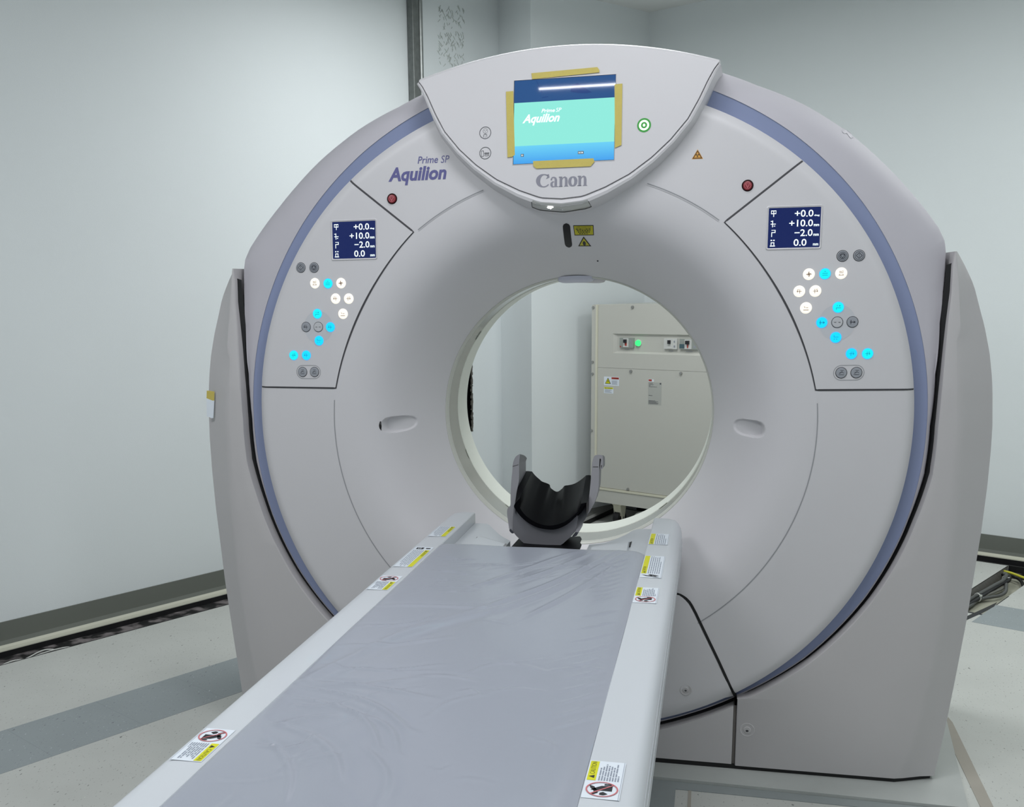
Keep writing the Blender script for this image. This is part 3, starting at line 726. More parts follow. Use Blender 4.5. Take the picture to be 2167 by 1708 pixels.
V, Fc = gridVF(rows); lowc = obj('lower_cover', V, Fc, m_shell, G)
FPL = lambda x, z: F(x, z)-.0032
def bolt(px, surf, parent, R=.0135):
    p = onS(px, surf); mb = MB(); y0 = surf(p.x, p.z); N = 24; rows = []
    for rr, hh in ((1.0, .0003), (.92, .0012), (.82, .0006), (.62, .0001), (.5, .0004), (.42, .0018), (.02, .0018)):
        rows.append([(p.x+R*rr*math.cos(2*PI*k/N), y0-hh, p.z+R*rr*math.sin(2*PI*k/N)) for k in range(N)])
    V, Fc = gridVF(rows, True); mb.add(V, Fc, m_cover)
    V = [(p.x+R*.2*math.cos(2*PI*k/12), y0-.0021, p.z-R*.1+R*.16*math.sin(2*PI*k/12)) for k in range(12)]; mb.add(V, [list(range(12))], m_seam)
    return mb.build('screw_cap', parent)
bolt((1451, 1460), FPL, lowc, R=.0165)

# --- fixed stand covers ------------------------------------------------
_SO = [(-.953, 1.008), (-.819, 1.029), (-.685, 1.044), (-.54, 1.059), (-.5, 1.063), (-.38, 1.072), (-.28, 1.080), (-.16, 1.086), (-.065, 1.088), (0, 1.087), (.087, 1.080), (.127, 1.075), (.184, 1.065), (.25, 1.048), (.28, 1.038), (.349, 1.016), (.37, 1.006), (.408, .986), (.433, .971)]
_SC = [(-.953, .910), (-.837, .945), (-.66, .972), (-.491, .989), (-.258, 1.003), (0, 1.003), (.183, .988), (.35, .972), (.433, .9625)]
def gapx(z):
    # x of body outline at height z (+ clearance)
    if z > .0: return interp([(0, .9345), (.132, .9375), (.261, .9415), (.337, .9455), (.42, .9445), (.44, .944)], z)+.0098
    lo, hi = 0.0, -PI/2
    if z <= -0.757: return .481
    for _ in range(40):
        m_ = (lo+hi)/2
        if OUT(m_)*math.sin(m_) > z: lo = m_
        else: hi = m_
    return max(.481, (OUT(lo)+.0098)*math.cos(lo))
zz = [-.953, -.90, -.85, -.80, -.77, -.762, -.757, -.75, -.74]+[-.72+.02*i for i in range(58)]
zz = sorted(set([z for z in zz if z <= .42]+[.433]))
for sx in (-1, 1):
    rows = []
    for z in zz:
        gi = gapx(z); so = interp(_SO, z); s_c = interp(_SC, z); yb = interp([(-.953, .048), (-.8, .06), (0, .078), (.3, .07), (.433, .066)], z)
        if z > .425: gi += .004
        yf = interp([(-.953, .0), (.1, .006), (.433, .03)], z); g2 = min(gi+(.0035 if z < .1 or sx > 0 else .009), s_c-.002)
        row = [(gi+.001, .70, z), (gi, .060, z), (gi+.0002, yf+.006, z), (lerp(gi, g2, .4), yf+.0015, z), (g2, yf, z)]
        row += [(lerp(g2, s_c, k), yf-.0005*0, z) for k in (.33, .66)]
        row += [(lerp(s_c, so, -.12 if s_c-g2 > .03 else 0.0), yf+.001, z), (lerp(s_c, so, .12), lerp(yf, yb, .18), z), (lerp(s_c, so, .6), lerp(yf, yb, .62), z), (so-.002, yb-.008, z), (so, yb, z), (so+.002, .30, z), (so-.03, .72, z)]
        rows.append([(sx*x, y, zq) for x, y, zq in row])
    capb = [rows[0]]; cap = [(lerp(x, sx*.96, .0), y, z+.002) for x, y, z in rows[-1]]
    V, Fc = gridVF(rows)
    n_ = len(rows[0]); Fc.append([len(V)-n_+i for i in range(n_)]); Fc.append([i for i in range(n_)][::-1])
    st = obj('stand_cover', V, Fc, m_cover, G)
    if sx > 0: SC = st
    else: SCL = st
# centre base panel
rows = []
for k in range(9):
    row = []
    for j in range(31):
        x = .4725*(2*j/30-1); th = -PI/2+math.asin(x/.905); zt = -(math.sqrt(max(0, (OUT(th)+.009)**2-x*x))); z = lerp(-.951, zt, k/8); row.append((x, .004, z))
    rows.append(row)
top = [(x, .10, z) for x, y, z in rows[-1]]; rows = rows+[top]
rows = [[(r_[0][0], .10, r_[0][2])]+r_+[(r_[-1][0], .10, r_[-1][2])] for r_ in rows]
V, Fc = gridVF(rows); obj('base_panel', V, Fc, m_cover, G)
bolt((1581, 1545), lambda x, z: .001, SC, R=.0205)
mb = MB()      # black drum and boxes, black bands standing in for the gaps' shade, and feet on the plinth
rows = [[((.85)*math.cos(t), y, (.85)*math.sin(t)) for t in [2*PI*k/90 for k in range(90)]] for y in (.13, .66)]
V, Fc = gridVF(rows, True); mb.add(V, Fc, m_black)
mb.box((-.95, .10, -.963), (.95, .66, -.93), m_black)
mb.box((-.478, .075, -.963), (.478, .10, -.80), m_black); mb.box((.4735, .012, -.955), (.480, .05, -.77), mat('seam_post', C(120, 116, 112), .5)); mb.box((-.480, .012, -.955), (-.4735, .05, -.77), m_black)
for x in (-.98, -.6, .6, .93): mb.cyl((x, .12, -.965), (x, .12, -.93), .03, m_black)
for s_ in (-1, 1):
    AA = [math.radians(-90+k) for k in range(0, 114)]
    rows = [[(s_*(OUT(t)+o_)*math.cos(t), y_, (OUT(t)+o_)*math.sin(t)) for t in AA] for o_, y_ in ((-.002, .052), (.013, .040))]
    V, Fc = gridVF(rows); mb.add(V, Fc, m_black)
mb.build('inner_frame', G)
mb = MB(); q_ = [(-.90, .006), (.90, .006), (.998, .050), (.998, .60), (-.998, .60), (-.998, .050)]
mb.add([(x, y, z) for z in (-.965, -.9525) for x, y in q_], [(5, 4, 3, 2, 1, 0), (6, 7, 8, 9, 10, 11)]+[(i, (i+1) % 6, 6+(i+1) % 6, 6+i) for i in range(6)], m_black); mb.build('foot_skirt', G, smooth=False)
for s_ in (-1, 1):
    mb = MB(); mb.box((s_*.478-.0035, .004, -.776), (s_*.478+.0035, .055, -.758), m_black)
    for (xa, za), (xb, zb) in (((.4625, -.722), (.4745, -.748)), ((.4745, -.748), (.4785, -.764))):
        ya = F(xa, za)-.001; V = [(s_*(x+d), y, z) for y in (0, 1) for x, z in ((xa, za), (xb, zb)) for d in (-.0035, .0035)]
        V = [(x, (.052 if i > 3 else (ya if z == za else ya+.004)), z) for i, (x, y, z) in enumerate(V)]
        mb.add(V, [(0, 1, 3, 2), (4, 6, 7, 5), (0, 4, 5, 1), (2, 3, 7, 6), (0, 2, 6, 4), (1, 5, 7, 3)], m_black); mb.build('seam_notch', G, smooth=False)

# --- display housing on top --------------------------------------------
_ZB = [(0, .5855), (.054, .590), (.11, .6105), (.17, .640), (.225, .679), (.27, .720), (.31, .767), (.335, .812), (.355, .855), (.370, .882), (.381, .896)]
def ztop(x): return .9565-.42*x*x
def zbot(x):
    a = abs(x); return interp(_ZB, a)
def YH(x, z): return -.02-.12*(.9-z)
XH = .381; NU = 96
def ux(j): return XH*math.sin((2*j/NU-1)*PI/2)
rows = []
for k in range(13):
    row = []
    for j in range(NU+1):
        x = ux(j); zb, zt = zbot(x), ztop(x); zb = min(zb, zt-.0005); z = lerp(zb, zt, k/12); row.append((x, YH(x, z), z))
    rows.append(row)
for dy, dz in ((.004, .004), (.014, .0085), (.035, .011), (.08, .013), (.15, .013), (.72, .006)):
    rows.append([(x*(1+.01*min(1, dy/.05)), YH(x, ztop(x))+dy, ztop(x)+dz) for x in [ux(j) for j in range(NU+1)]])
V, Fc = gridVF(rows); H = obj('display_housing', V, Fc, m_shell, G)
# rolled rim below the housing face
curve = [(ux(j), min(zbot(ux(j)), ztop(ux(j)))) for j in range(NU+1)]
def surfG(x, z):
    r = math.hypot(x, z); s = z/r
    if r <= R1(s): return F(x, z)
    if r <= R2(s): return .040
    t = math.atan2(z, x); o = OUT(t)
    return lerp(.034, .12, min(1.2, (r-R2(s))/(o-R2(s))))
_WR = [(0, .037), (.09, .034), (.16, .028), (.23, .024), (.30, .0205), (.35, .019), (.381, .014)]
prof = [(0, 0, 0), (.04, .0030, 0), (.08, .0008, 0), (.30, -.004, 0), (.52, -.002, 0), (.72, .3, 1), (.86, .6, 1), (.96, .9, 1), (1.0, 1.02, 1)]
NRM = []
for i, (x, z) in enumerate(curve):
    a = curve[max(0, i-1)]; b = curve[min(NU, i+1)]; dx, dz = b[0]-a[0], b[1]-a[1]; L = math.hypot(dx, dz); NRM.append((dz/L, -dx/L))
def rimpt(i, f, yv, mode):
    x, z = curve[i]; w = interp(_WR, abs(x)); n_ = NRM[i]; px_, pz_ = x+n_[0]*w*f, z+n_[1]*w*f
    if mode == 0: return (px_, YH(x, z)+yv, pz_)
    xe, ze = x+n_[0]*w, z+n_[1]*w
    return (px_, lerp(YH(x, z)-.002, surfG(xe, ze)+.001, yv), pz_)
rows = [[rimpt(i, f, yv, md) for i in range(NU+1)] for f, yv, md in prof]
V, Fc = gridVF(rows); obj('housing_rim', V, Fc, m_shell, G)
# the rim carries on backwards over the shell
for i in (0, NU):
    P = [Vector(rimpt(i, f, yv, md)) for f, yv, md in prof]; y0_ = P[0].y; rows = []
    for dy, dz in ((0, 0), (.004, .004), (.014, .0085), (.035, .011), (.08, .013), (.15, .013), (.70, .006)):
        rows.append([(p.x*(1+.01*min(1, dy/.05)), max(p.y, y0_+dy), p.z+dz) for p in P])
    V, Fc = gridVF(rows); obj('housing_flange', V, Fc, m_shell, G)
ribbon('housing_seam', curve, .0013, m_seam, off=.0010, surf=YH)
# glossy lamp window in the rim's lowest part
def rimsurf(u, f):    # u: x position along the curve, f: fraction across the rim
    x = u; z = zbot(x); e = .004; a, b = zbot(x-e), zbot(x+e); dx, dz = 2*e, b-a; L = math.hypot(dx, dz); n_ = (dz/L, -dx/L); w = interp(_WR, abs(x))
    xe, ze = x+n_[0]*w, z+n_[1]*w
    yv = interp([(0, 0), (.3, -.004), (.52, -.002)], f) if f <= .52 else None
    if yv is not None: y = YH(x, z)+yv
    else:
        g = interp([(.52, 0.0), (.72, .3), (.86, .6), (1, 1.02)], f); y = lerp(YH(x, z)-.002, surfG(xe, ze)+.001, g)
    return (x+n_[0]*w*f, y-.0012, z+n_[1]*w*f)
rows = [[rimsurf(lerp(-.070, .062, j/24), f) for j in range(25)] for f in (.36, .45, .55, .65, .75, .84)]
V, Fc = gridVF(rows); LW = obj('lamp_window', V, Fc, m_gloss, G)
mb = MB()
rows = [[(p[0], p[1]-.0006, p[2]) for p in [rimsurf(lerp(-.071, .063, j/24), f) for j in range(25)]] for f in (.82, .87)]
V, Fc = gridVF(rows); mb.add(V, Fc, m_black)
for ua, ub in ((-.072, -.0705), (.0615, .063)):
    rows = [[(p[0], p[1]-.0006, p[2]) for p in [rimsurf(u, f) for u in (ua, ub)]] for f in (.5, .65, .85)]; V, Fc = gridVF(rows); mb.add(V, Fc, m_black)
obj('lamp_window_gasket', mb.V, mb.F, mb.M, G, False, idx=mb.I)
c_ = rimsurf(-.028, .58); mb = MB()  # irregular emissive spot, brighter than the window around it
V = [(c_[0]+.0075*math.cos(2*PI*k/14)*(1+.25*math.sin(5*k)), c_[1]-.0012, c_[2]+.0055*math.sin(2*PI*k/14)*(1+.2*math.cos(4*k))) for k in range(14)]; mb.add(V, [list(range(14))], m_spot)
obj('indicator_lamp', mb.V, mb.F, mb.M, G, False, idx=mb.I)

# main screen
sx0, sx1, sz0, sz1 = -.1265, .1305, .676, .8822
ysc = YH(0, 0)
def SP(off): return lambda x, z: (x, YH(x, z)-off, z)
mb = MB()
def quad(x0, z0, x1, z1, m, off, surf=YH, T=0.0): mb.add([(a, surf(a, b)-off, b) for a, b in ((x0, z0), (x1, z0), (x1, z1), (x0, z1))], [(0, 1, 2, 3)], m)
o_ = .0035; fr = [(sx0-o_, sz0-o_), (sx1+o_*.6, sz0-o_), (sx1+o_*.6, sz1+o_), (sx0-o_, sz1+o_)]; inn = [(sx0-.0012, sz0-.0008), (sx1+.0005, sz0-.0008), (sx1+.0005, sz1+.0012), (sx0-.0012, sz1+.0012)]
V = [(a, YH(a, b)-.0002, b) for a, b in fr]+[(a, YH(a, b)-.0014, b) for a, b in inn]; mb.add(V, [(i, (i+1) % 4, 4+(i+1) % 4, 4+i) for i in range(4)], m_shell)
mb.add([(a, YH(a, b)-.0010, b) for a, b in inn], [(0, 1, 2, 3)], m_black)
hh = sz1-sz0; za = sz0+hh*.215; zb_ = sz0+hh*.735
quad(sx0, sz0, sx1, za, m_s3, .0016); quad(sx0, za, sx1, zb_, m_s2, .0016); quad(sx0, zb_, sx1, sz1, m_s1, .0016)
ww = sx1-sx0
text_fit(mb, 'Aquilion', sx0+ww*.085, sz0+hh*.455, ww*.375, hh*.135, SP(.0020), m_lcdw, shear=.35, bold=.03)
text_fit(mb, 'Prime', sx0+ww*.275, sz0+hh*.602, ww*.135, hh*.045, SP(.0020), m_lcdw, shear=.25, bold=.02)
text_fit(mb, 'SP', sx0+ww*.42, sz0+hh*.602, ww*.055, hh*.048, SP(.0020), m_lcdw, shear=.2)
for a, b, tx, w_ in ((.075, .085, 'ID', .03), (.645, .085, 'DOB', .058)):
    quad(sx0+ww*a, sz0+hh*b, sx0+ww*(a+w_), sz0+hh*(b+.034), m_icon, .0019); text_fit(mb, tx, sx0+ww*(a+.006), sz0+hh*(b+.008), ww*(w_-.012), hh*.018, SP(.0022), m_lcdw, bold=.02)
# darker marks in the picture's upper band
mb.add([(x, YH(x, z)-.0019, z) for x, z in ((sx0+ww*.57, sz0+hh*.905), (sx0+ww*.63, sz0+hh*.93), (sx0+ww*.70, sz0+hh*.87), (sx0+ww*.77, sz0+hh*.81), (sx0+ww*.72, sz0+hh*.80), (sx0+ww*.63, sz0+hh*.81), (sx0+ww*.56, sz0+hh*.83))], [list(range(7))], m_s1d)
seg(mb, sx0+ww*.22, sz0+hh*.985, sx0+ww*.28, sz0+hh*.84, .0016, YH, .0019, m_s1d); seg(mb, sx0+ww*.28, sz0+hh*.78, sx0+ww*.34, sz0+hh*.79, .002, YH, .0019, m_s1d)
ms = obj('main_screen', mb.V, mb.F, mb.M, H, False, idx=mb.I); ms['label'] = 'lit screen with navy, mint and sky blue bands'
# printed marks on housing
def icon_person():
    mb = MB(); p = onS((1027, 281), YH); cx, cz = p.x, p.z; R = .0155
    ringp(mb, cx, cz, R*.90, R, YH, .0006, m_icon); ringp(mb, cx, cz+.0045, .0058, .0064, YH, .0004, m_icon, 20)
    for a, b, c2, d in ((-.004, -.0045, -.0045, -.011), (.004, -.0045, .0045, -.011), (-.004, -.0045, .004, -.0045), (0, -.009, 0, -.012), (-.002, -.002, .002, -.002)): seg(mb, cx+a, cz+b, cx+c2, cz+d, .0010, YH, .0006, m_icon)
    for a, b in ((-.0025, .006), (.0025, .006), (0, .002)): disc(mb, cx+a, cz+b, .0009, YH, .0004, m_icon, 8)
    obj('patient_symbol', mb.V, mb.F, mb.M, H, False, idx=mb.I)
    mb = MB(); p = onS((1027, 324), YH); cx, cz = p.x, p.z
    ringp(mb, cx, cz, R*.90, R, YH, .0006, m_icon)
    def rect(a, b, c2, d):
        for q in ((a, b, c2, b), (c2, b, c2, d), (c2, d, a, d), (a, d, a, b)): seg(mb, cx+q[0], cz+q[1], cx+q[2], cz+q[3], .0010, YH, .0006, m_icon)
    rect(-.0105, -.008, -.0045, .006); rect(-.002, -.0015, .010, .0005); rect(-.001, -.007, .009, -.0035)
    obj('table_symbol', mb.V, mb.F, mb.M, H, False, idx=mb.I)
icon_person()
p = onS((1363, 265), YH); mb = MB(); ringp(mb, p.x, p.z, .0145, .0172, YH, .0006, m_green); ringp(mb, p.x, p.z, .0078, .0125, YH, .0012, m_greenl); disc(mb, p.x, p.z, .0145, YH, .0008, m_green, 30); disc(mb, p.x, p.z, .0030, YH, .0012, m_greenl, 14, rz=.0036)
obj('power_button', mb.V, mb.F, mb.M, H, False, idx=mb.I)['label'] = 'round green lit power button'
# maker's wordmark, drawn letter by letter with thick and thin strokes
def vstroke(mb, pts, P, m):
    """pts: (x, z, width)"""
    rows = []
    for i, (x, z, w) in enumerate(pts):
        a = pts[max(0, i-1)]; b = pts[min(len(pts)-1, i+1)]; dx, dz = b[0]-a[0], b[1]-a[1]; L = math.hypot(dx, dz) or 1; nx, nz = -dz/L, dx/L
        rows.append([P(x-nx*w/2, z-nz*w/2), P(x+nx*w/2, z+nz*w/2)])
    V, Fc = gridVF(rows); mb.add(V, Fc, m)
def wordmark(mb, x0, z0, S, P, m):
    # unit: x-height = 1
    def Q(x, z): return P(x0+x*S, z0+z*S)
    def ell(cx, cz, rx, rz, a0, a1, wt, n=28):
        out = []
        for i in range(n+1):
            t = math.radians(lerp(a0, a1, i/n)); out.append((cx+rx*math.cos(t), cz+rz*math.sin(t), wt(t)))
        return out
    # C
    vstroke(mb, ell(.80, .66, .60, .60, 52, 322, lambda t: .10+.34*abs(math.cos((t-PI*.97)/1.0))**1.6 if math.cos(t-PI) > 0 else .11), Q, m)
    mb.add([Q(*q) for q in ((1.06, 1.22), (1.28, 1.30), (1.36, .96), (.98, .80), (1.12, 1.02))], [(0, 1, 2, 3, 4)], m)
    def stem(x, z0_, z1_, w=.27): mb.add([Q(*q) for q in ((x-w/2, z0_), (x+w/2, z0_), (x+w/2, z1_), (x-w/2, z1_))], [(0, 1, 2, 3)], m)
    def serif(x, z_, w=.42, h=.07): mb.add([Q(*q) for q in ((x-w/2, z_), (x+w/2, z_), (x+w/2, z_+h), (x-w/2, z_+h))], [(0, 1, 2, 3)], m)
    # a
    x = 1.75; vstroke(mb, [(x-.22, .78, .10), (x-.12, .92, .14), (x+.05, .95, .13), (x+.2, .86, .2), (x+.25, .7, .25), (x+.25, .4, .26), (x+.25, .1, .26)], Q, m)
    vstroke(mb, ell(x+.02, .27, .20, .24, 70, 300, lambda t: .08+.16*max(0, -math.cos(t))), Q, m); mb.add([Q(*q) for q in ((x+.13, 0), (x+.48, 0), (x+.46, .08), (x+.13, .1))], [(0, 1, 2, 3)], m)
    disc_ = [Q(x-.2+.09*math.cos(k), .74+.09*math.sin(k)) for k in [2*PI*i/10 for i in range(10)]]; mb.add(disc_, [list(range(10))], m)
    # n, o, n
    def n_(x):
        stem(x, 0, .98); serif(x-.03, 0); mb.add([Q(*q) for q in ((x-.26, .96), (x-.13, .86), (x+.135, .98), (x-.13, 1.0))], [(0, 1, 2, 3)], m)
        vstroke(mb, [(x+.12, .70, .05), (x+.22, .88, .10), (x+.38, .93, .16), (x+.50, .82, .24), (x+.54, .62, .27), (x+.54, .06, .27)], Q, m); serif(x+.54, 0)
    n_(2.52); 
    ox = 3.72; vstroke(mb, ell(ox, .48, .31, .43, -10, 350, lambda t: .10+.22*abs(math.cos(t))), Q, m)
    n_(4.42)
mb = MB(); pa = onS((1141, 398), YH); pb = onS((1246, 396), YH)
wordmark(mb, pa.x-.008, pa.z+.001, (pb.x-pa.x)/5.02, lambda x, z: (x, YH(x, z)-.0005, z), m_logog); obj('maker_wordmark', mb.V, mb.F, mb.M, H, False, idx=mb.I)

# model name on the front cover
a = onS((822, 382), F); b = onS((945, 379), F); mb = MB()
pz = onS((885, 391), F).z
text_fit(mb, 'Aquilion', a.x, pz, b.x-a.x, .0475, sp(F, .0006), m_logo, shear=.2, bold=.034)
c1 = onS((884, 346), F); c2 = onS((927, 344), F); c3 = onS((933, 344), F); c4 = onS((951, 343), F)
text_fit(mb, 'Prime', c1.x, c1.z-.001, c2.x-c1.x, .0185, sp(F, .0006), m_logo, shear=.2, bold=.008)
text_fit(mb, 'SP', c3.x, c3.z-.001, c4.x-c3.x, .0185, sp(F, .0006), m_logo, shear=.2, bold=-.004)
obj('model_lettering', mb.V, mb.F, mb.M, G, False, idx=mb.I)
# emergency stops
for px in ((830, 421), (1582, 393)):
    p = onS(px, F); mb = MB(); R = .0145; y0 = F(p.x, p.z); N = 30
    ringp(mb, p.x, p.z, R, R*1.16, F, .0006, m_shell)
    V, Fc = gridVF([[(p.x+R*rr*math.cos(2*PI*k/N), y0-hh_, p.z+R*rr*math.sin(2*PI*k/N)) for k in range(N)] for rr, hh_ in ((1.0, .0006), (.9, .002), (.78, .0012))], True); mb.add(V, Fc, m_edark)
    V, Fc = gridVF([[(p.x+R*rr*math.cos(2*PI*k/N), y0-hh_, p.z+R*rr*math.sin(2*PI*k/N)) for k in range(N)] for rr, hh_ in ((.78, .0012), (.74, .0045), (.6, .0055), (.02, .0055))], True); mb.add(V, Fc, m_estop)
    sf = lambda x, z: y0-.0056
    ringp(mb, p.x, p.z, R*.48, R*.56, sf, .0003, m_ered)
    for q in ((-.4, .28, .4, .28), (.4, .28, 0, -.45), (0, -.45, -.4, .28), (-.2, .2, 0, -.3), (.2, .2, 0, -.3)): seg(mb, p.x+q[0]*R, p.z+q[1]*R, p.x+q[2]*R, p.z+q[3]*R, .0011, sf, .0004, m_ered)
    o = obj('stop_button', mb.V, mb.F, mb.M, G, True, idx=mb.I); o['label'] = 'dark red emergency stop button'
# radiation triangle
p = onS((1476, 329), F); mb = MB(); s_ = .0125
tri = lambda k, dz=0: [(p.x-s_*k, p.z-s_*.62*k+dz), (p.x+s_*k, p.z-s_*.62*k+dz), (p.x, p.z+s_*1.05*k+dz)]
poly_on(mb, tri(1.12), F, .0004, m_orange); poly_on(mb, tri(.98), F, .0006, mat('warning_brown', C(90, 56, 20), .5)); poly_on(mb, tri(.68, -.0003), F, .0008, m_orange)
disc(mb, p.x, p.z, .0012, F, .001, m_ink, 8)
for a0 in (30, 150, 270):
    t = math.radians(a0); poly_on(mb, [(p.x+.0016*math.cos(t-.45), p.z+.0016*math.sin(t-.45)), (p.x+.0046*math.cos(t-.5), p.z+.0046*math.sin(t-.5)), (p.x+.0046*math.cos(t+.5), p.z+.0046*math.sin(t+.5)), (p.x+.0016*math.cos(t+.45), p.z+.0016*math.sin(t+.45))], F, .001, m_ink)
obj('radiation_label', mb.V, mb.F, mb.M, G, False, idx=mb.I)['label'] = 'small orange triangular warning label'
# positioning-laser slot and its labels
pa = onS((1199, 481), F); pb = onS((1203, 516), F); mb = MB(); pts = []; rw = .0098
for k in range(13): t = PI*k/12; pts.append((pa.x+rw*math.cos(t), pa.z+rw*math.sin(t)))
for k in range(13): t = PI+PI*k/12; pts.append((pb.x+rw*math.cos(t), pb.z+rw*math.sin(t)))
# strips follow the curved cover
zs_ = sorted(set([p_[1] for p_ in pts]))
zmin, zmax = pb.z-rw, pa.z+rw; rows = []
for k in range(25):
    z = lerp(zmin, zmax, k/24); cx = lerp(pb.x, pa.x, min(1, max(0, (z-pb.z)/(pa.z-pb.z))))
    if z > pa.z: hw = math.sqrt(max(0, rw**2-(z-pa.z)**2))
    elif z < pb.z: hw = math.sqrt(max(0, rw**2-(z-pb.z)**2))
    else: hw = rw
    rows.append([(x, F(x, z)-.0008, z) for x in [cx-hw, cx, cx+hw]])
V, Fc = gridVF(rows); obj('laser_slot', V, Fc, m_black, G)['label'] = 'black rounded laser slot'
q = [onS(c_, F) for c_ in ((1213, 477), (1256, 476.5), (1257, 498), (1216, 498.5))]; mb = MB()
def bil(u, v, off): 
    a = q[3].lerp(q[2], u); b = q[0].lerp(q[1], u); p_ = a.lerp(b, v); return (p_.x, F(p_.x, p_.z)-off, p_.z)
def bq(u0, v0, u1, v1, m, off, n=4):
    rows = [[bil(lerp(u0, u1, i/n), lerp(v0, v1, j/n), off) for i in range(n+1)] for j in range(n+1)]; V, Fc = gridVF(rows); mb.add(V, Fc, m)
bq(0, 0, 1, 1, m_ink, .0006); bq(.035, .07, .965, .93, m_dyellow, .0012)
text_fit(mb, 'LASER RADIATION', .12, .75, .76, .13, lambda u, v: bil(u, v, .0018), m_ink)
rg = random.Random(2)
for k in range(4):
    u = .1+.05*k; 
    while u < .88-.05*k: w_ = rg.uniform(.04, .14); bq(u, .58-.15*k, min(u+w_, .9-.05*k), .66-.15*k, m_ink, .0018, 1); u += w_+.03
obj('laser_label', mb.V, mb.F, mb.M, G, False, idx=mb.I)['label'] = 'yellow rectangular laser warning label'
q3 = [onS(c_, F) for c_ in ((1223.5, 521.5), (1251.5, 521.5), (1235, 500.5))]; mb = MB(); cc = (q3[0]+q3[1]+q3[2])/3
def tri_s(k, off, m):
    P3 = [cc+(v_-cc)*k for v_ in q3]; rows = []
    for j in range(7): a, b = P3[0].lerp(P3[2], j/6), P3[1].lerp(P3[2], j/6); rows.append([(w_.x, F(w_.x, w_.z)-off, w_.z) for w_ in [a.lerp(b, i/4) for i in range(5)]])
    V, Fc = gridVF(rows); mb.add(V, Fc, m)
tri_s(1.0, .0006, m_ink); tri_s(.74, .0014, m_dyellow)
V = [(cc.x+.0042*math.cos(2*PI*k/12), F(cc.x, cc.z)-.0024+(F(cc.x, cc.z-.001+.0055*math.sin(2*PI*k/12))-F(cc.x, cc.z)), cc.z-.001+.0055*math.sin(2*PI*k/12)) for k in range(12)]; mb.add(V, [list(range(12))], m_ink)
obj('laser_triangle', mb.V, mb.F, mb.M, G, False, idx=mb.I)['label'] = 'yellow triangular laser warning sign'
p = onS((1265, 552), F); mb = MB(); mb.cyl((p.x, p.y-.002, p.z), (p.x, p.y+.01, p.z), .0024, m_ink, 10); mb.build('pin_hole', G)
# sensor pod over the bore's upper lip
def pod(cx, w, z0, h, y0, dep, m, name):
    rows = []
    for i in range(13):
        u = -1+2*i/12; row = []
        sc_ = max(0.02, (1-abs(u)**4)**.5)
        for k in range(17):
            t = PI*k/16; zz_ = z0-h*math.sin(t)*sc_*(1 if True else 0)-(cx+u*w)**2*0.9; row.append((cx+u*w, y0-dep*math.cos(t)*sc_, zz_))
        rows.append(row)
    V, Fc = gridVF(rows); return obj(name, V, Fc, m, G)
pod(-.004, .058, .396, .020, .272, .030, mat('pod_lilac', C(206, 208, 222), .35), 'sensor_pod')
pod(.020, .064, .395, .019, .310, .026, m_shell, 'sensor_pod_rear')

# ================================================================= loose tape strips on the housing
def tape(name_lab, cor, lift=.0012):
    q = [onS(c_, lambda x, z: YH(x, z)-lift) for c_ in cor]; n_ = len(q)
    V = [(p.x, YH(p.x, p.z)-lift-.0004, p.z) for p in q]+[(p.x, YH(p.x, p.z)-.0001-lift*.5, p.z) for p in q]
    Fc = [list(range(n_)), [n_+i for i in range(n_)][::-1]]+[(i, n_+i, n_+(i+1) % n_, (i+1) % n_) for i in range(n_)]
    obj('masking_tape', V, Fc, m_tape, None, False, label=name_lab, cat='tape', group='masking tape strips around the main screen')
tape('ochre masking tape strip along the top edge of main screen', [(1124.5, 155), (1264, 142), (1268.3, 148), (1268.5, 153), (1126.3, 167.6)], .0022)
tape('ochre masking tape strip down the left edge of main screen', [(1070.8, 193.9), (1086, 192.7), (1089.5, 328), (1083, 332), (1074, 333)], .0022)
tape('ochre masking tape strip down the right edge of main screen', [(1300.5, 178.5), (1317, 176.8), (1315, 307), (1301.2, 313)], .0022)
tape('ochre masking tape strip along the bottom edge of main screen', [(1128, 341), (1255.8, 335), (1258, 342), (1250, 352), (1135, 356.7), (1129, 352)], .0022)

# paper tag taped to left stand cover
q = [onY(c_, .055) for c_ in ((444, 826), (456.5, 828), (456, 847), (443.5, 842))]; q2 = [onY(c_, .055) for c_ in ((443.5, 842), (456, 847), (454, 884), (444, 880))]
e = empty('paper_tag', (q2[2].x, q2[2].y, q2[2].z), 'small white paper tag taped to left side of scanner stand', 'tag')
def slabp(name, Q, m, par):
    V = [(p.x-.004, p.y-.012, p.z) for p in Q]+[(p.x+.001, p.y-.010, p.z) for p in Q]; return obj(name, V, [(0, 1, 2, 3), (7, 6, 5, 4), (0, 4, 5, 1), (1, 5, 6, 2), (2, 6, 7, 3), (3, 7, 4, 0)], m, par, False)
slabp('paper', q2, m_white, e); slabp('tape', q, m_tape, e)

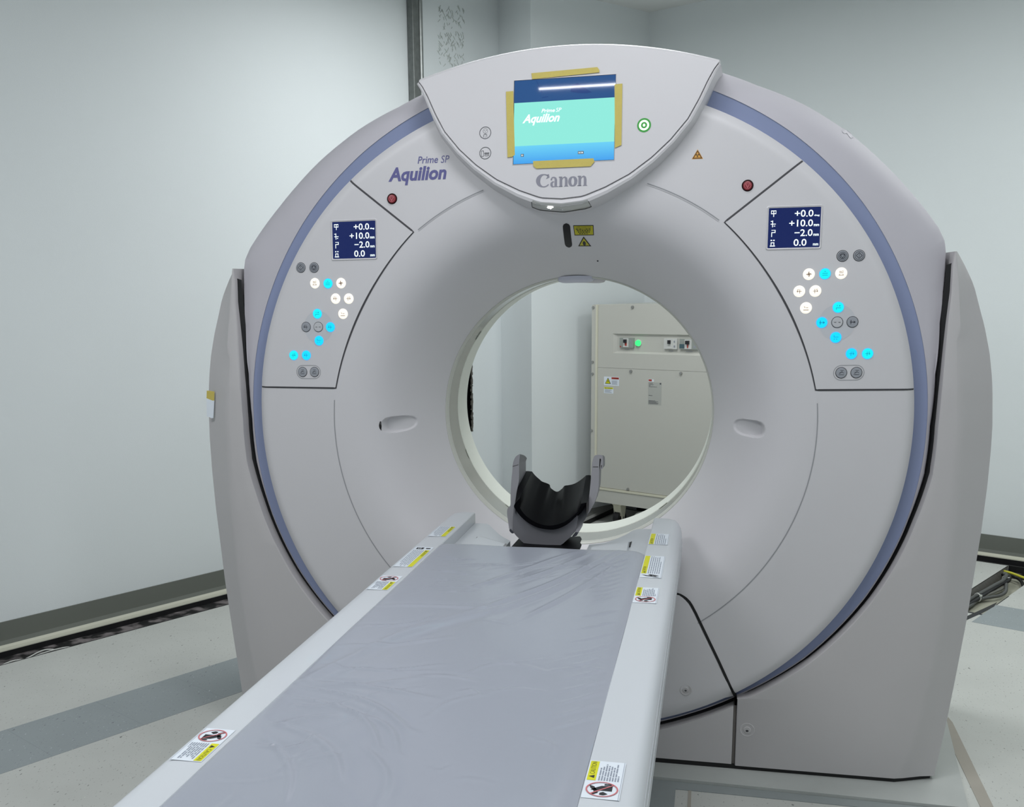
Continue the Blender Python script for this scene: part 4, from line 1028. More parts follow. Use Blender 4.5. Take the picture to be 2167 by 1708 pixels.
# ================================================================= PATIENT TABLE
TX = -.008
TB_ = empty('patient_table', (TX, -1.2, FL), 'white patient couch leading into the scanner bore, with warning stickers on both rails', 'patient table')
ZT = -.262; YN = -2.45
def rail(sx):
    # cross-section (|x|, z) inner to outer ; far end rounded in plan
    prof = [(.252, -.293), (.252, ZT-.002), (.254, ZT), (.275, ZT), (.300, ZT-.0004), (.311, ZT-.0025), (.320, ZT-.008), (.3265, ZT-.016), (.3295, ZT-.028), (.3255, ZT-.0295), (.3255, ZT-.0325), (.3300, ZT-.034), (.3310, ZT-.050), (.3270, ZT-.051), (.3270, ZT-.0545), (.3312, ZT-.056), (.331, ZT-.085), (.322, ZT-.105), (.300, ZT-.110), (.252, ZT-.11)]
    N = len(prof); ys = [YN, YN+.02]+[lerp(YN+.02, -.10, k/24) for k in range(1, 25)]+[-.10+.01*k for k in range(1, 15)]
    rows = []
    for y in ys:
        t = max(0, (y+.045)/.085); cut = .042*(1-math.sqrt(max(0, 1-t*t)))     # outer corner rounded off at the far end
        rows.append([(TX+sx*min(x, .3315-cut if cut > 0 else 9), y, z) for x, z in prof])
    V, Fc = gridVF(rows, True); Fc.append(list(range(N))); Fc.append([len(V)-N+i for i in range(N)][::-1])
    o = obj('side_rail', V, Fc, m_rail, TB_)
    return o
RL = rail(-1); RRr = rail(1)
def label(sx, yfar, L, kind, parent, Hh=.0475):
    mb = MB(); rg = random.Random(int(L*1000)+sx*7)
    xo = .3085 if sx < 0 else .302
    if sx < 0: P = lambda u, v, off=0: (TX-xo+v, yfar-u, ZT+.0006+off)
    else: P = lambda u, v, off=0: (TX+xo-v, yfar-L+u, ZT+.0006+off)
    def rc(u0, v0, u1, v1, m, off): mb.add([P(u0, v0, off), P(u1, v0, off), P(u1, v1, off), P(u0, v1, off)], [(0, 1, 2, 3)], m)
    rc(0, 0, L, Hh, m_white, 0); rc(0, .0012, L, .0018, m_text, .0002)
    u0 = .050 if kind == 'foot' else (.034 if kind == 'belt' else .003)
    hz = .0115
    rc(u0, Hh-hz-.0015, L-.002, Hh-.0015, m_yellow, .0003)
    tx = [P(u0+.006, Hh-hz+.001, .0005), P(u0+.015, Hh-hz+.001, .0005), P(u0+.0105, Hh-.003, .0005)]; mb.add(tx, [(0, 1, 2)], m_ink)
    tw = min(.042, L-u0-.022); text_fit(mb, 'CAUTION', u0+.018, Hh-hz+.0015, tw, hz-.005, lambda a, b: P(a, b, .0005), mat('header_ink', C(130, 130, 20), .5), bold=.01)
    nl = 8 if kind == 'foot' else 6; v = Hh-hz-.0065
    for k in range(nl):
        a = u0+.001
        end = L-.004-rg.uniform(0, .02)-(0 if k < nl-1 else .03)
        while a < end:
            w = min(rg.uniform(.006, .018), end-a); rc(a, v, a+w, v+.0019, m_text, .0003); a += w+.0022
        v -= (Hh-hz-.008)/nl
    if kind == 'foot':
        cx, cy, R = .0255, Hh/2, .0205; n = 36
        V = [P(cx+r_*math.cos(2*PI*k/n), cy+r_*math.sin(2*PI*k/n), .0009) for r_ in (R*.91, R) for k in range(n)]
        def pg(pts, m=m_ink, off=.0004): mb.add([P(cx+a*R, cy+b*R, off) for a, b in pts], [list(range(len(pts)))], m)
        pg([(-.15, -.62), (.55, -.62), (.5, .05), (.25, .35), (-.12, .7)]); pg([(.6, -.62), (.8, -.5), (.78, -.1), (.6, -.1)])
        pg([(-.75, .5), (-.45, .2), (-.1, .3), (.35, .5), (.5, .8), (.2, .75), (-.2, .5), (-.5, .45), (-.65, .7)]); pg([(-.75, -.15), (-.55, -.4), (-.3, -.1), (-.45, .1), (-.7, .1)])
        mb.add(V, [(i, (i+1) % n, n+(i+1) % n, n+i) for i in range(n)], m_red)
        s2 = .7071; w = .07
        pg([(-s2-w*.5, -s2+w*.5) if False else (-s2-w/2, s2-w/2), (-s2+w/2, s2+w/2), (s2+w/2, -s2+w/2), (s2-w/2, -s2-w/2)], m_red, .0007)
    if kind == 'belt':
        if sx < 0:
            rc(.008, .008, .026, .026, m_ink, .0004); rc(.012, .012, .022, .020, m_white, .0006); rc(.014, .014, .020, .018, m_ink, .0008); rc(.012, .032, .021, .043, m_ink, .0004)
        else:
            mb.add([P(*q_, .0004) for q_ in ((.006, .004), (.012, .020), (.020, .022), (.016, .030), (.024, .044), (.012, .034), (.010, .024), (.004, .012))], [list(range(8))], m_ink)
            mb.add([P(*q_, .0004) for q_ in ((.018, .006), (.028, .026), (.024, .030), (.012, .014))], [(0, 1, 2, 3)], m_ink)
    o = obj('warning_sticker', mb.V, mb.F, mb.M, parent, False, idx=mb.I); return o
for sx, pr in ((-1, RL), (1, RRr)):
    label(sx, -.155, .120, 'text', pr); label(sx, -.392, .196, 'belt', pr); label(sx, -.668, .115, 'foot', pr); label(sx, -1.534, .109, 'foot', pr)
# table frame, end covers, pedestal
mb = MB(); mb.box((TX-.252, YN, -.36), (TX+.252, -.36, -.294), m_railside); mb.build('bed_frame', TB_, smooth=False)
def endcover(sx):
    # white moulded cover between rail and table tongue, edge curving back to the rail
    pts = [(.2515, .036), (.205, .025), (.178, -.055), (.140, -.140), (.098, -.175)] if sx > 0 else [(.2515, .036), (.215, .030), (.185, -.03), (.150, -.105), (.112, -.165)]
    cat_ = catmull([(x, y, 0) for x, y in pts], 6)
    rows = []
    for k in range(9):
        t = k/8
        rows.append([(TX+sx*p.x, lerp(p.y, -.37, t), -.2925-.002*t+(.006*math.exp(-((p.x-.2515)/.02)**2) if False else 0)) for p in cat_])
    top = rows; low = [[(x, y+.002, -.34) for x, y, z in rows[0]]]
    V, Fc = gridVF(low+top); o = obj('end_cover', V, Fc, m_rail, TB_)
    # raised trapezoid ramp
    mb = MB(); a = (.118, -.36); 
    V = [(TX+sx*x, y, z) for x, y, z in ((.206, -.160, -.2915), (.118, -.185, -.2915), (.118, -.36, -.2915), (.206, -.36, -.2915), (.196, -.075, -.2895), (.140, -.105, -.2895))]
    V = [(TX+sx*.205, -.36, -.283), (TX+sx*.112, -.36, -.283), (TX+sx*.112, -.235, -.283), (TX+sx*.198, -.165, -.283), (TX+sx*.205, -.36, -.293), (TX+sx*.112, -.36, -.293), (TX+sx*.112, -.20, -.293), (TX+sx*.200, -.12, -.293)]
    mb.add(V, [(0, 1, 2, 3), (4, 7, 6, 5), (3, 2, 6, 7), (0, 3, 7, 4), (1, 5, 6, 2)], m_rail); mb.build('end_ramp', TB_, smooth=False)
    return o
endcover(-1); endcover(1)
for px0 in (((1004, 1146), (1012, 1146), (1017, 1137), (1009, 1138)), ((1328, 1160), (1334, 1157), (1337, 1147), (1332, 1150)), ((1318, 1160), (1326, 1161), (1326, 1156), (1321, 1155))):
    q = [onZ(c_, -.2925) for c_ in px0]; mb = MB(); mb.add([(p.x, p.y, -.2905) for p in q]+[(p.x, p.y, -.2935) for p in q], [(0, 1, 2, 3), (7, 6, 5, 4), (0, 4, 5, 1), (1, 5, 6, 2), (2, 6, 7, 3), (3, 7, 4, 0)], m_black); mb.build('guide_slot', TB_, smooth=False)
mb = MB()
rows = []
for k, (y, w_) in enumerate(((-.43, .086), (-.30, .083), (-.20, .080), (-.17, .072))):
    rows.append([(TX+.002+w_*u, y, -.276+.004*u*u) for u in (-1, -.5, 0, .5, 1)])
V, Fc = gridVF(rows); mb.add(V, Fc, m_carbon); V, Fc = gridVF([[(x, y, z-.016) for x, y, z in r_] for r_ in rows]); mb.add(V, Fc, m_carbon)

mb.build('table_tongue', TB_)
mb = MB(); mb.rbox((TX-.21, YN+.25, -.90), (TX+.21, -.55, -.36), .05, m_cover); mb.rbox((TX-.26, YN+.1, FL+.004), (TX+.26, -.35, -.88), .06, m_cover); mb.build('pedestal', TB_)
mb = MB(); mb.rbox((TX-.15, -2.4, -.36), (TX+.15, -.6, -.37+.02), .03, m_black); mb.build('bellows_top', TB_)

# ---- mattress pad wrapped in a wrinkled plastic sheet
XL, XR = -.2598, .2450; YF, YB = -.366, -2.44
rg = random.Random(11); folds = []
def fold(x0, y0, x1, y1, w, h, bow=0.0): folds.append((x0, y0, x1, y1, w, h, bow))
def pf(a, b, w, h, bow=0.0):
    p = onZ(a, -.253); q = onZ(b, -.253); fold(p.x, p.y, q.x, q.y, w, h, bow)
pf((1290, 1172), (1010, 1290), .011, .0026, .02); pf((1300, 1180), (1060, 1290), .012, .0030, .015); pf((1310, 1190), (1120, 1300), .009, .0024, .01); pf((1250, 1170), (1080, 1235), .010, .0022, .01)
pf((1215, 1168), (1010, 1240), .012, .0020); pf((1010, 1290), (780, 1370), .018, .0030, -.01); pf((1060, 1285), (840, 1345), .016, .0024); pf((780, 1372), (640, 1440), .016, .0022)
for k in range(9): pf((1322-k*2, 1185+k*9), (1265-k*3, 1196+k*10), .004, .0011, .006)
for k in range(10): pf((1305-k*5, 1290+k*24), (1225-k*6, 1305+k*26), .0045, .0011, .006)
for k in range(9):
    a = rg.uniform(905, 960); y_ = 1178+k*9; pf((a, y_), (a+rg.uniform(50, 95), y_+rg.uniform(-6, 8)), .0035, .0011, rg.uniform(-.01, .01))
for k in range(8):
    x_ = 835-k*38; y_ = 1275+k*42; pf((x_-20, y_+6), (x_+rg.uniform(90, 210), y_+rg.uniform(-25, 12)), rg.uniform(.006, .012), .0019, rg.uniform(-.03, .02))
pf((640, 1455), (860, 1540), .008, .0022, .03); pf((620, 1475), (800, 1580), .008, .0018, .04); pf((650, 1440), (900, 1475), .010, .0020, .01); pf((580, 1530), (720, 1650), .010, .0016, .03)
pf((720, 1500), (840, 1590), .006, .0016, .03); pf((1120, 1560), (1165, 1600), .005, .0012, .02); pf((560, 1560), (600, 1700), .008, .0016, .02); pf((880, 1430), (1010, 1440), .006, .0012, .01)
pf((1010, 1310), (1080, 1322), .004, .0009, .005); pf((1030, 1400), (1150, 1420), .006, .0010, .01); pf((770, 1580), (800, 1700), .008, .0012, .02)
for k in range(38):
    x_ = rg.uniform(XL+.03, XR-.08); y_ = rg.uniform(-1.9, -.45); an = rg.gauss(.5, .5); L = rg.uniform(.03, .12); fold(x_, y_, x_+L*math.cos(an), y_+L*math.sin(an)*1.2, rg.uniform(.003, .006), rg.uniform(.0006, .0013), rg.uniform(-.02, .02))
def matz(x, y):
    z = -.2535
    # broad softness
    z += .0006*math.sin(x*34+y*5)*math.sin(y*7.3+1)+.0005*math.sin(x*13-y*11)
    for x0, y0, x1, y1, w, h, bow in folds:
        dx, dy = x1-x0, y1-y0; L2 = dx*dx+dy*dy; t = ((x-x0)*dx+(y-y0)*dy)/L2
        if t < -.15 or t > 1.15: continue
        L = math.sqrt(L2); d = ((x-x0)*-dy+(y-y0)*dx)/L-bow*math.sin(PI*min(1, max(0, t)))
        if abs(d) > 3*w: continue
        e = max(0, min(1, (t+.15)/.35))*max(0, min(1, (1.15-t)/.35)); z += h*1.5*e*math.exp(-(d/(w*.6))**2)-h*.6*e*math.exp(-((d-w*1.2)/w)**2)
    el = x-XL; er = XR-x
    z -= .0085*math.exp(-(max(0, el)/.005)) ; z -= .0086*(1-min(1, max(0, er)/.036))**2.2
    ef = YF-y; z -= .010*math.exp(-max(0, ef)/.006)
    return z
NX, NY = 150, 420
xs_ = [XL+(XR-XL)*j/NX for j in range(NX+1)]
ys_ = [YF-(YF-YB)*((i/NY)**1.25) for i in range(NY+1)]
rows = [[(x, YF+.004, -.292) for x in xs_]]
for y in ys_:
    wob = .0012*math.sin(y*31)+.0008*math.sin(y*77)
    rows.append([(x, y, matz(x, y)) for j, x in enumerate(xs_)])
rows.append([(x, YB, -.293) for x in xs_])
rows = [[(r_[0][0]-.001, r_[0][1], -.293)]+r_+[(r_[-1][0], r_[-1][1], -.293)] for r_ in rows]
V, Fc = gridVF(rows); obj('mattress_pad', V, Fc, m_vinyl, None, label='grey-lilac plastic wrapped mattress pad with creases lying on the patient table', cat='mattress')

# ---- head holder
HH = empty('head_holder', (0, -.25, -.276), 'dark grey head cradle with black curved carbon tray standing at end of table', 'head holder')
S7 = 7.425
def hp(x, y): return (1060+x/S7, 940+y/S7)
YH0 = -.262
def pl(pts, y): return [onY(hp(*p), y) for p in pts]
def extr(name, pts, yf, dep, m, parent=HH, lean=0.0, yfun=None):
    q = [onY(hp(*p), yfun(p) if yfun else yf) for p in pts]; n_ = len(q)
    if q[0].x*0 == 0:
        V = [tuple(p) for p in q]+[(p.x, p.y+dep, p.z+lean*dep) for p in q]
    Fc = [list(range(n_)), [n_+i for i in range(n_)][::-1]]+[(i, n_+i, n_+(i+1) % n_, (i+1) % n_) for i in range(n_)]
    return obj(name, V, Fc, m, parent, False)
def smooth_loop(pts, keep=(), n=4):
    """closed outline rounded with a spline; corners listed in keep stay sharp"""
    N = len(pts); out = []
    for i in range(N):
        p0, p1, p2, p3 = pts[i-1], pts[i], pts[(i+1) % N], pts[(i+2) % N]
        if i in keep: p0 = p1
        if (i+1) % N in keep: p3 = p2
        for k in range(n):
            t = k/n; out.append(tuple(0.5*((2*p1[j])+(p2[j]-p0[j])*t+(2*p0[j]-5*p1[j]+4*p2[j]-p3[j])*t*t+(3*p1[j]-p0[j]-3*p2[j]+p3[j])*t**3) for j in (0, 1)))
    return out
def curve2(pts, n=4):
    P = catmull([(p[0], p[1], 0) for p in pts], n); return [(p.x, p.y) for p in P]
def extr2(name, pts, yfun, dep, m, lab=None, drop=0.0):
    q = [onY(hp(*p), yfun(p)) for p in pts]; n_ = len(q); K = 6 if drop else 1; V = []
    for k in range(K+1):
        t = k/K
        for p, c in zip(q, pts):
            w = max(0, min(1, (420-c[1])/250)); dz = drop*w*(t*.75+.25*t**4) if drop else 0
            V.append((p.x, p.y+dep*t, p.z-dz))
    Fc = [list(range(n_)), [K*n_+i for i in range(n_)][::-1]]
    for k in range(K): Fc += [(k*n_+i, (k+1)*n_+i, (k+1)*n_+(i+1) % n_, k*n_+(i+1) % n_) for i in range(n_)]
    o = obj(name, V, Fc, m, HH, True)
    if lab: o['label'] = lab
    return o
m_hd = mat('holder_dark', C(60, 62, 70), .4)
YF0 = lambda p: -.262
cres = [(205, 985), (240, 1040), (300, 1120), (370, 1190), (460, 1255), (560, 1305), (680, 1335), (780, 1342), (880, 1330), (990, 1290), (1090, 1225), (1160, 1160), (1200, 1120), (1195, 1260), (1170, 1375), (1080, 1470), (980, 1560), (880, 1622), (780, 1655), (520, 1655), (430, 1615), (330, 1530), (240, 1440), (180, 1365), (190, 1150)]
extr2('cradle_block', cres, YF0, .10, m_holder)
YLA = lambda p: -.264+.13*max(0, min(1, (1350-p[1])/1150))
larm = [(97, 1050), (110, 1005), (148, 965), (152, 800), (165, 560), (180, 420), (184, 335), (202, 255), (235, 195), (285, 160), (300, 162), (296, 200), (288, 262), (285, 330), (283, 560), (262, 680), (240, 800), (235, 935), (205, 985), (190, 1150), (180, 1365), (168, 1378), (150, 1360), (130, 1330), (118, 1250), (100, 1130)]
extr2('cradle_arm', smooth_loop(larm, keep=(18,)), YLA, .105, m_holder2, drop=.026)
rarm = [(1260, 1065), (1330, 960), (1380, 840), (1400, 700), (1415, 540), (1425, 380), (1438, 270), (1460, 205), (1492, 172), (1575, 172), (1600, 188), (1604, 250), (1604, 350), (1594, 388), (1577, 396), (1563, 380), (1564, 300), (1572, 250), (1564, 228), (1550, 250), (1545, 400), (1540, 560), (1530, 700), (1500, 830), (1455, 950), (1400, 1050), (1330, 1170), (1265, 1280), (1240, 1360), (1205, 1385), (1172, 1372), (1192, 1260), (1200, 1130)]
extr2('cradle_arm', smooth_loop(rarm), YLA, .05, m_holder2, drop=.010)
extr2('arm_slot', [(1570, 262), (1580, 240), (1590, 262), (1590, 350), (1580, 382), (1571, 366)], lambda p: YLA(p)-.0008, .002, m_black)
for pts in ([(186, 345), (275, 318), (275, 325), (186, 353)], [(1446, 352), (1530, 352), (1530, 360), (1446, 360)]):
    extr2('arm_joint', pts, lambda p: YLA(p)-.001, .002, m_black)
extr2('arm_foot', [(1170, 1380), (1218, 1392), (1190, 1440), (1110, 1468), (1165, 1405)], lambda p: -.266, .03, m_hd)
extr2('arm_foot', [(130, 1350), (150, 1335), (198, 1402), (170, 1402), (145, 1380)], lambda p: -.266, .03, m_hd)
# tray: front arc rising to the back arc with a round notch
fin = curve2([(290, 860), (286, 930), (300, 1000), (360, 1090), (450, 1170), (550, 1230), (660, 1268), (760, 1280), (860, 1268), (950, 1240), (1030, 1205), (1100, 1160), (1160, 1108), (1215, 1045), (1258, 940)])
bin_ = curve2([(490, 430), (525, 475), (560, 512), (610, 555), (650, 588), (760, 632), (785, 690), (880, 748), (960, 700), (1000, 655), (1060, 645), (1130, 630), (1200, 598), (1270, 550), (1340, 490)])
fo = curve2([(222, 930), (207, 980), (240, 1042), (300, 1122), (375, 1194), (465, 1258), (600, 1318), (780, 1343), (890, 1330), (990, 1290), (1075, 1235), (1150, 1168), (1210, 1105), (1275, 1012), (1345, 920)])
YA, YBk = -.270, -.055
fi3 = pl(fin, YA); ba3 = pl(bin_, YBk); fo3 = pl(fo, YA)
rows = [[a.lerp(b, k/8) for a, b in zip(fi3, ba3)] for k in range(9)]
mb = MB(); V, Fc = gridVF(rows); mb.add(V, Fc, m_carbon); V, Fc = gridVF([[p+Vector((0, .003, 0)) for p in fo3], [p+Vector((0, -.001, 0)) for p in fo3], fi3]); mb.add(V, Fc, m_carbon)
dn_ = Vector((0, 0, -.006))
V, Fc = gridVF([ba3, [p+dn_ for p in ba3], [a.lerp(b, .5)+dn_*1.4 for a, b in zip(ba3, fo3)], [p+Vector((0, .003, 0)) for p in fo3]]); mb.add(V, Fc, m_carbon)
def side_lip(outer, a, b):
    N = 10; oc = catmull([onY(hp(x, y), yy) for x, y, yy in outer], 4); N = len(oc)-1
    inn = [a.lerp(b, i/N) for i in range(N+1)]; V, Fc = gridVF([inn, [p+(q-p)*.5+Vector((0, -.001, .001)) for p, q in zip(inn, oc)], oc, [p+Vector((0, .004, -.03)) for p in oc]]); mb.add(V, Fc, m_carbon)
side_lip([(222, 930, YA), (232, 860, -.255), (262, 690, -.19), (300, 540, -.12), (335, 445, -.07), (352, 425, -.056)], fi3[0], ba3[0])
side_lip([(1345, 920, YA), (1378, 850, -.23), (1398, 700, -.15), (1410, 560, -.085), (1415, 490, -.056)], fi3[-1], ba3[-1])
mb.build('head_tray', HH)
extr2('tray_gusset', [(1150, 1168), (1215, 1040), (1262, 960), (1345, 915), (1335, 968), (1268, 1075), (1205, 1135)], lambda p: -.258, .02, m_carbon)

# ================================================================= CABINET behind the scanner
CD_, CNL, CNR = 2.66, -1.818, -.72; CZ0, CZ1 = -.845, .271
K = empty('power_cabinet', W(-1.27, 2.95, FL), 'beige metal electrical cabinet on castors seen through scanner bore', 'cabinet')
def cd_(px): p = nd(onD(px, CD_)); return p[0], p[2]
mb = MB(); mb.box((CNL, CD_+.004, CZ0), (CNR, 3.2, CZ1), m_cab, TR); mb.build('housing', K, smooth=False)
rx0, rz1 = cd_((1300, 706)); _, rz0 = cd_((1300, 747)); rx1 = -1.0; rx0 -= .004
mb = MB(); sx_ = cd_((1267, 700))[0]
mb.box((CNL, CD_-.010, CZ0+.06), (sx_-.012, CD_+.004, CZ1-.003), m_cab, TR); mb.box((sx_-.012, CD_-.013, CZ0+.06), (sx_, CD_+.004, CZ1-.001), m_cab2, TR); mb.build('frame_post', K, smooth=False)
zj = cd_((1337, 785))[1]+.012
mb = MB(); P0 = sx_+.001
mb.box((P0, CD_-.008, rz1), (CNR, CD_+.004, CZ1-.003), m_cab, TR); mb.box((P0, CD_-.008, rz0), (rx0, CD_+.004, rz1), m_cab, TR); mb.box((rx1, CD_-.008, rz0), (CNR, CD_+.004, rz1), m_cab, TR); mb.box((P0, CD_-.008, zj+.0006), (CNR, CD_+.004, rz0), m_cab, TR)
mb.build('upper_panel', K, smooth=False)
mb = MB(); mb.box((P0, CD_-.008, CZ0+.088), (CNR, CD_+.004, zj-.0006), m_cab, TR); mb.build('lower_panel', K, smooth=False)
mb = MB(); mb.box((CNL, CD_-.016, CZ0+.074), (CNR, CD_+.004, CZ0+.086), m_cab2, TR); mb.box((CNL, CD_-.012, CZ0), (CNR, CD_+.004, CZ0+.072), m_cab, TR); mb.build('skirt', K, smooth=False)
# recess with bevelled sides
mb = MB(); b0x, b0z, b1x, b1z = rx0+.024, rz0+.010, rx1-.02, rz1-.006; dq = CD_+.0035
V = [TR(rx0, CD_-.006, rz0), TR(rx1, CD_-.006, rz0), TR(rx1, CD_-.006, rz1), TR(rx0, CD_-.006, rz1), TR(b0x, dq, b0z), TR(b1x, dq, b0z), TR(b1x, dq, b1z), TR(b0x, dq, b1z)]
mb.add(V, [(4, 5, 6, 7), (0, 1, 5, 4), (1, 2, 6, 5), (2, 3, 7, 6), (3, 0, 4, 7)], m_cab); mb.build('switch_recess', K, smooth=False)
def kb(x0, z0, x1, z1, m, y0, y1, mb): mb.box((x0, y0, z0), (x1, y1, z1), m, TR)
def kk(cx, cz): return cd_((cx, cz))
def breaker(l, t, r_, b, kind):
    x0, z1 = kk(l, t); x1, z0 = kk(r_, b); mb = MB(); w, h = x1-x0, z1-z0
    body = m_breaker if kind != 1 else m_breakw
    kb(x0, z0, x1, z1, body, dq-.012, dq, mb); kb(x0+.3*w, z0+.04*h, x0+.66*w, z1-.04*h, m_breakw, dq-.017, dq-.012, mb)
    kb(x0+.38*w, z0+.5*h, x0+.56*w, z0+.84*h, m_ink, dq-.028, dq-.017, mb)
    if kind == 0: kb(x0+.44*w, z0+.2*h, x0+.56*w, z0+.5*h, m_redflat, dq-.019, dq-.017, mb); kb(x0+.04*w, z0+.04*h, x0+.12*w, z0+.16*h, m_redflat, dq-.013, dq-.012, mb)
    if kind == 2: kb(x0, z0+.1*h, x0+.28*w, z0+.5*h, mat('breaker_teal', C(70, 96, 104), .5), dq-.013, dq-.012, mb); kb(x0+.44*w, z0+.15*h, x0+.5*w, z0+.5*h, m_redflat, dq-.019, dq-.017, mb)
    kb(x0+.75*w, z0+.6*h, x0+.85*w, z0+.8*h, m_bgrey, dq-.0125, dq-.012, mb); kb(x0+.75*w, z0+.15*h, x0+.88*w, z0+.35*h, m_bgrey, dq-.0125, dq-.012, mb)
    o = mb.build('circuit_breaker', K, smooth=False)
    mb = MB(); kb(x0+.3*w, z0-.22*h, x0+.65*w, z0-.16*h, m_bgrey, dq-.0012, dq, mb); mb.build('print', K, smooth=False)
breaker(1313, 714.5, 1342, 736, 0); breaker(1407, 716, 1434, 739, 1); breaker(1440, 717, 1479, 740, 2)
x, z = kk(1351.5, 726); mb = MB(); mb.cyl(W(x, dq-.006, z), W(x, dq, z), .0185, m_breakw, 24); mb.cyl(W(x, dq-.016, z), W(x, dq-.006, z), .015, m_greenl2, 24, .017); mb.build('pilot_lamp', K)['label'] = 'round green pilot lamp'
for cx, cz in ((1258, 651), (1341, 650), (1256.5, 766), (1256.5, 791), (1337.5, 785.5), (1443, 790), (1254.5, 911), (1331, 1035)):
    x, z = kk(cx, cz); mb = MB(); mb.cyl(W(x, CD_-.0165, z), W(x, CD_-.007, z), .0075, m_screw, 12, .0085); mb.build('screw', K)
def cabdecal(name, l, t, r_, b, fn, lab):
    x0, z1 = kk(l, t); x1, z0 = kk(r_, b); mb = MB()
    def R_(u0, v0, u1, v1, m, o): mb.add([TR(lerp(x0, x1, u), CD_-.0085-o, lerp(z0, z1, v)) for u, v in ((u0, v0), (u1, v0), (u1, v1), (u0, v1))], [(0, 1, 2, 3)], m)
    def T_(s, u0, v0, w, h, m, o=.0015): text_fit(mb, s, u0, v0, w, h, lambda a, b_: TR(lerp(x0, x1, a), CD_-.0085-o, lerp(z0, z1, b_)), m)
    def Y_(pts, m, o): mb.add([TR(lerp(x0, x1, a), CD_-.0085-o, lerp(z0, z1, b_)) for a, b_ in pts], [list(range(len(pts)))], m)
    fn(R_, T_, Y_); obj(name, mb.V, mb.F, mb.M, K, False, idx=mb.I)['label'] = lab
def d1(R_, T_, Y_):
    R_(0, 0, 1, 1, m_white, 0); R_(.5, .74, .98, .95, m_redflat, .0005); T_('DANGER', .62, .79, .32, .1, m_ink)
    Y_([(.08, .2), (.46, .2), (.27, .88)], m_ink, .0005); Y_([(.13, .25), (.41, .25), (.27, .76)], m_yellow, .001); Y_([(.30, .66), (.22, .46), (.28, .46), (.24, .3), (.33, .5), (.27, .5)], m_ink, .0015)
    for k in range(5): R_(.52, .14+.1*k, .9-.05*(k % 2), .18+.1*k, m_text, .0005)
cabdecal('danger_label', 1280, 796.5, 1312, 817, d1, 'white label with yellow triangle and red header')
def d2(R_, T_, Y_):
    R_(0, 0, 1, 1, m_white, 0); R_(.02, .72, .96, .97, m_yellow, .0005); T_('CAUTION', .35, .78, .5, .12, m_ink); Y_([(.14, .77), (.26, .77), (.2, .93)], m_ink, .001)
    for k in range(5): R_(.1, .12+.11*k, .85-.1*(k % 3), .16+.11*k, m_text, .0005)
cabdecal('caution_label', 1280, 818.5, 1300, 833, d2, 'white label with yellow header')
def d3(R_, T_, Y_):
    R_(0, 0, 1, .88, mat('plate_grey', C(176, 178, 172), .4), 0); R_(0, .9, .42, 1.0, m_white, 0); R_(.02, .92, .26, .99, m_redflat, .0005); R_(.86, .81, .97, .87, m_icon, .0005)
    T_('Canon', .05, .83, .3, .04, m_ink)
    for v, w_ in ((.78, .35), (.74, .12), (.70, .62), (.36, .28), (.16, .5), (.13, .72), (.10, .6), (.07, .75), (.04, .7)): R_(.05, v, .05+w_, v+.014, m_icon, .0005)
cabdecal('rating_plate', 1374, 802, 1401, 858, d3, 'grey rating plate with small print')
# castors
for i, (n_, d_) in enumerate(((-1.655, 2.71), (-.86, 2.71), (-1.655, 3.1), (-.86, 3.1))):
    mb = MB(); mb.box((n_-.032, d_-.03, CZ0-.012), (n_+.032, d_+.03, CZ0), m_cab2, TR)
    for s in (-1, 1):
        mb.add([TR(n_+s*.022, d_-.028, CZ0-.012), TR(n_+s*.022, d_+.028, CZ0-.012), TR(n_+s*.022, d_+.012, CZ0-.10), TR(n_+s*.022, d_-.012, CZ0-.10), TR(n_+s*.026, d_-.028, CZ0-.012), TR(n_+s*.026, d_+.028, CZ0-.012), TR(n_+s*.026, d_+.012, CZ0-.10), TR(n_+s*.026, d_-.012, CZ0-.10)], [(0, 1, 2, 3), (7, 6, 5, 4), (0, 4, 5, 1), (1, 5, 6, 2), (2, 6, 7, 3), (3, 7, 4, 0)], m_cab2)
    # front plate of the bracket
    mb.add([TR(n_-.026, d_-.03, CZ0-.012), TR(n_+.026, d_-.03, CZ0-.012), TR(n_+.022, d_-.02, CZ0-.075), TR(n_-.010, d_-.02, CZ0-.075)], [(0, 1, 2, 3)], m_cab2)
    mb.cyl(W(n_-.018, d_, FL+.042), W(n_+.018, d_, FL+.042), .042, m_black, 20); mb.cyl(W(n_-.028, d_, FL+.042), W(n_+.028, d_, FL+.042), .008, m_screw, 10)
    mb.build('castor', K)
# grey duct and cables under the cabinet
a_ = onZ((1238, 1097), -.93); b_ = onZ((1299, 1069), -.93); dn = (b_-a_).normalized(); pr = Vector((-dn.y, dn.x, 0))
V = []
for p in (a_-dn*.15, b_+dn*.02):
    for s, z in ((0, -.93), (.16, -.93), (.16, FL), (0, FL)): V.append((p.x+pr.x*s, p.y+pr.y*s, z))
mb = MB(); mb.add(V, [(0, 3, 2, 1), (4, 5, 6, 7), (3, 7, 6, 2), (0, 4, 7, 3), (1, 2, 6, 5)], m_black); mb.add([V[0], V[1], V[5], V[4]], [(0, 1, 2, 3)], mat('duct_lid', C(84, 84, 80), .6))
mb.add([(v[0], v[1], v[2]+.001) for v in (V[0], V[4])]+[(V[4][0]-pr.x*.006, V[4][1]-pr.y*.006, V[4][2]-.014), (V[0][0]-pr.x*.006, V[0][1]-pr.y*.006, V[0][2]-.014)], [(0, 1, 2, 3)], mat('duct_edge', C(150, 150, 148), .5))
mb.build('cable_duct', None, smooth=False, label='low black cable duct with grey edge on floor in front of cabinet', cat='cable duct')
e = None; rg = random.Random(21)
cb = MB()
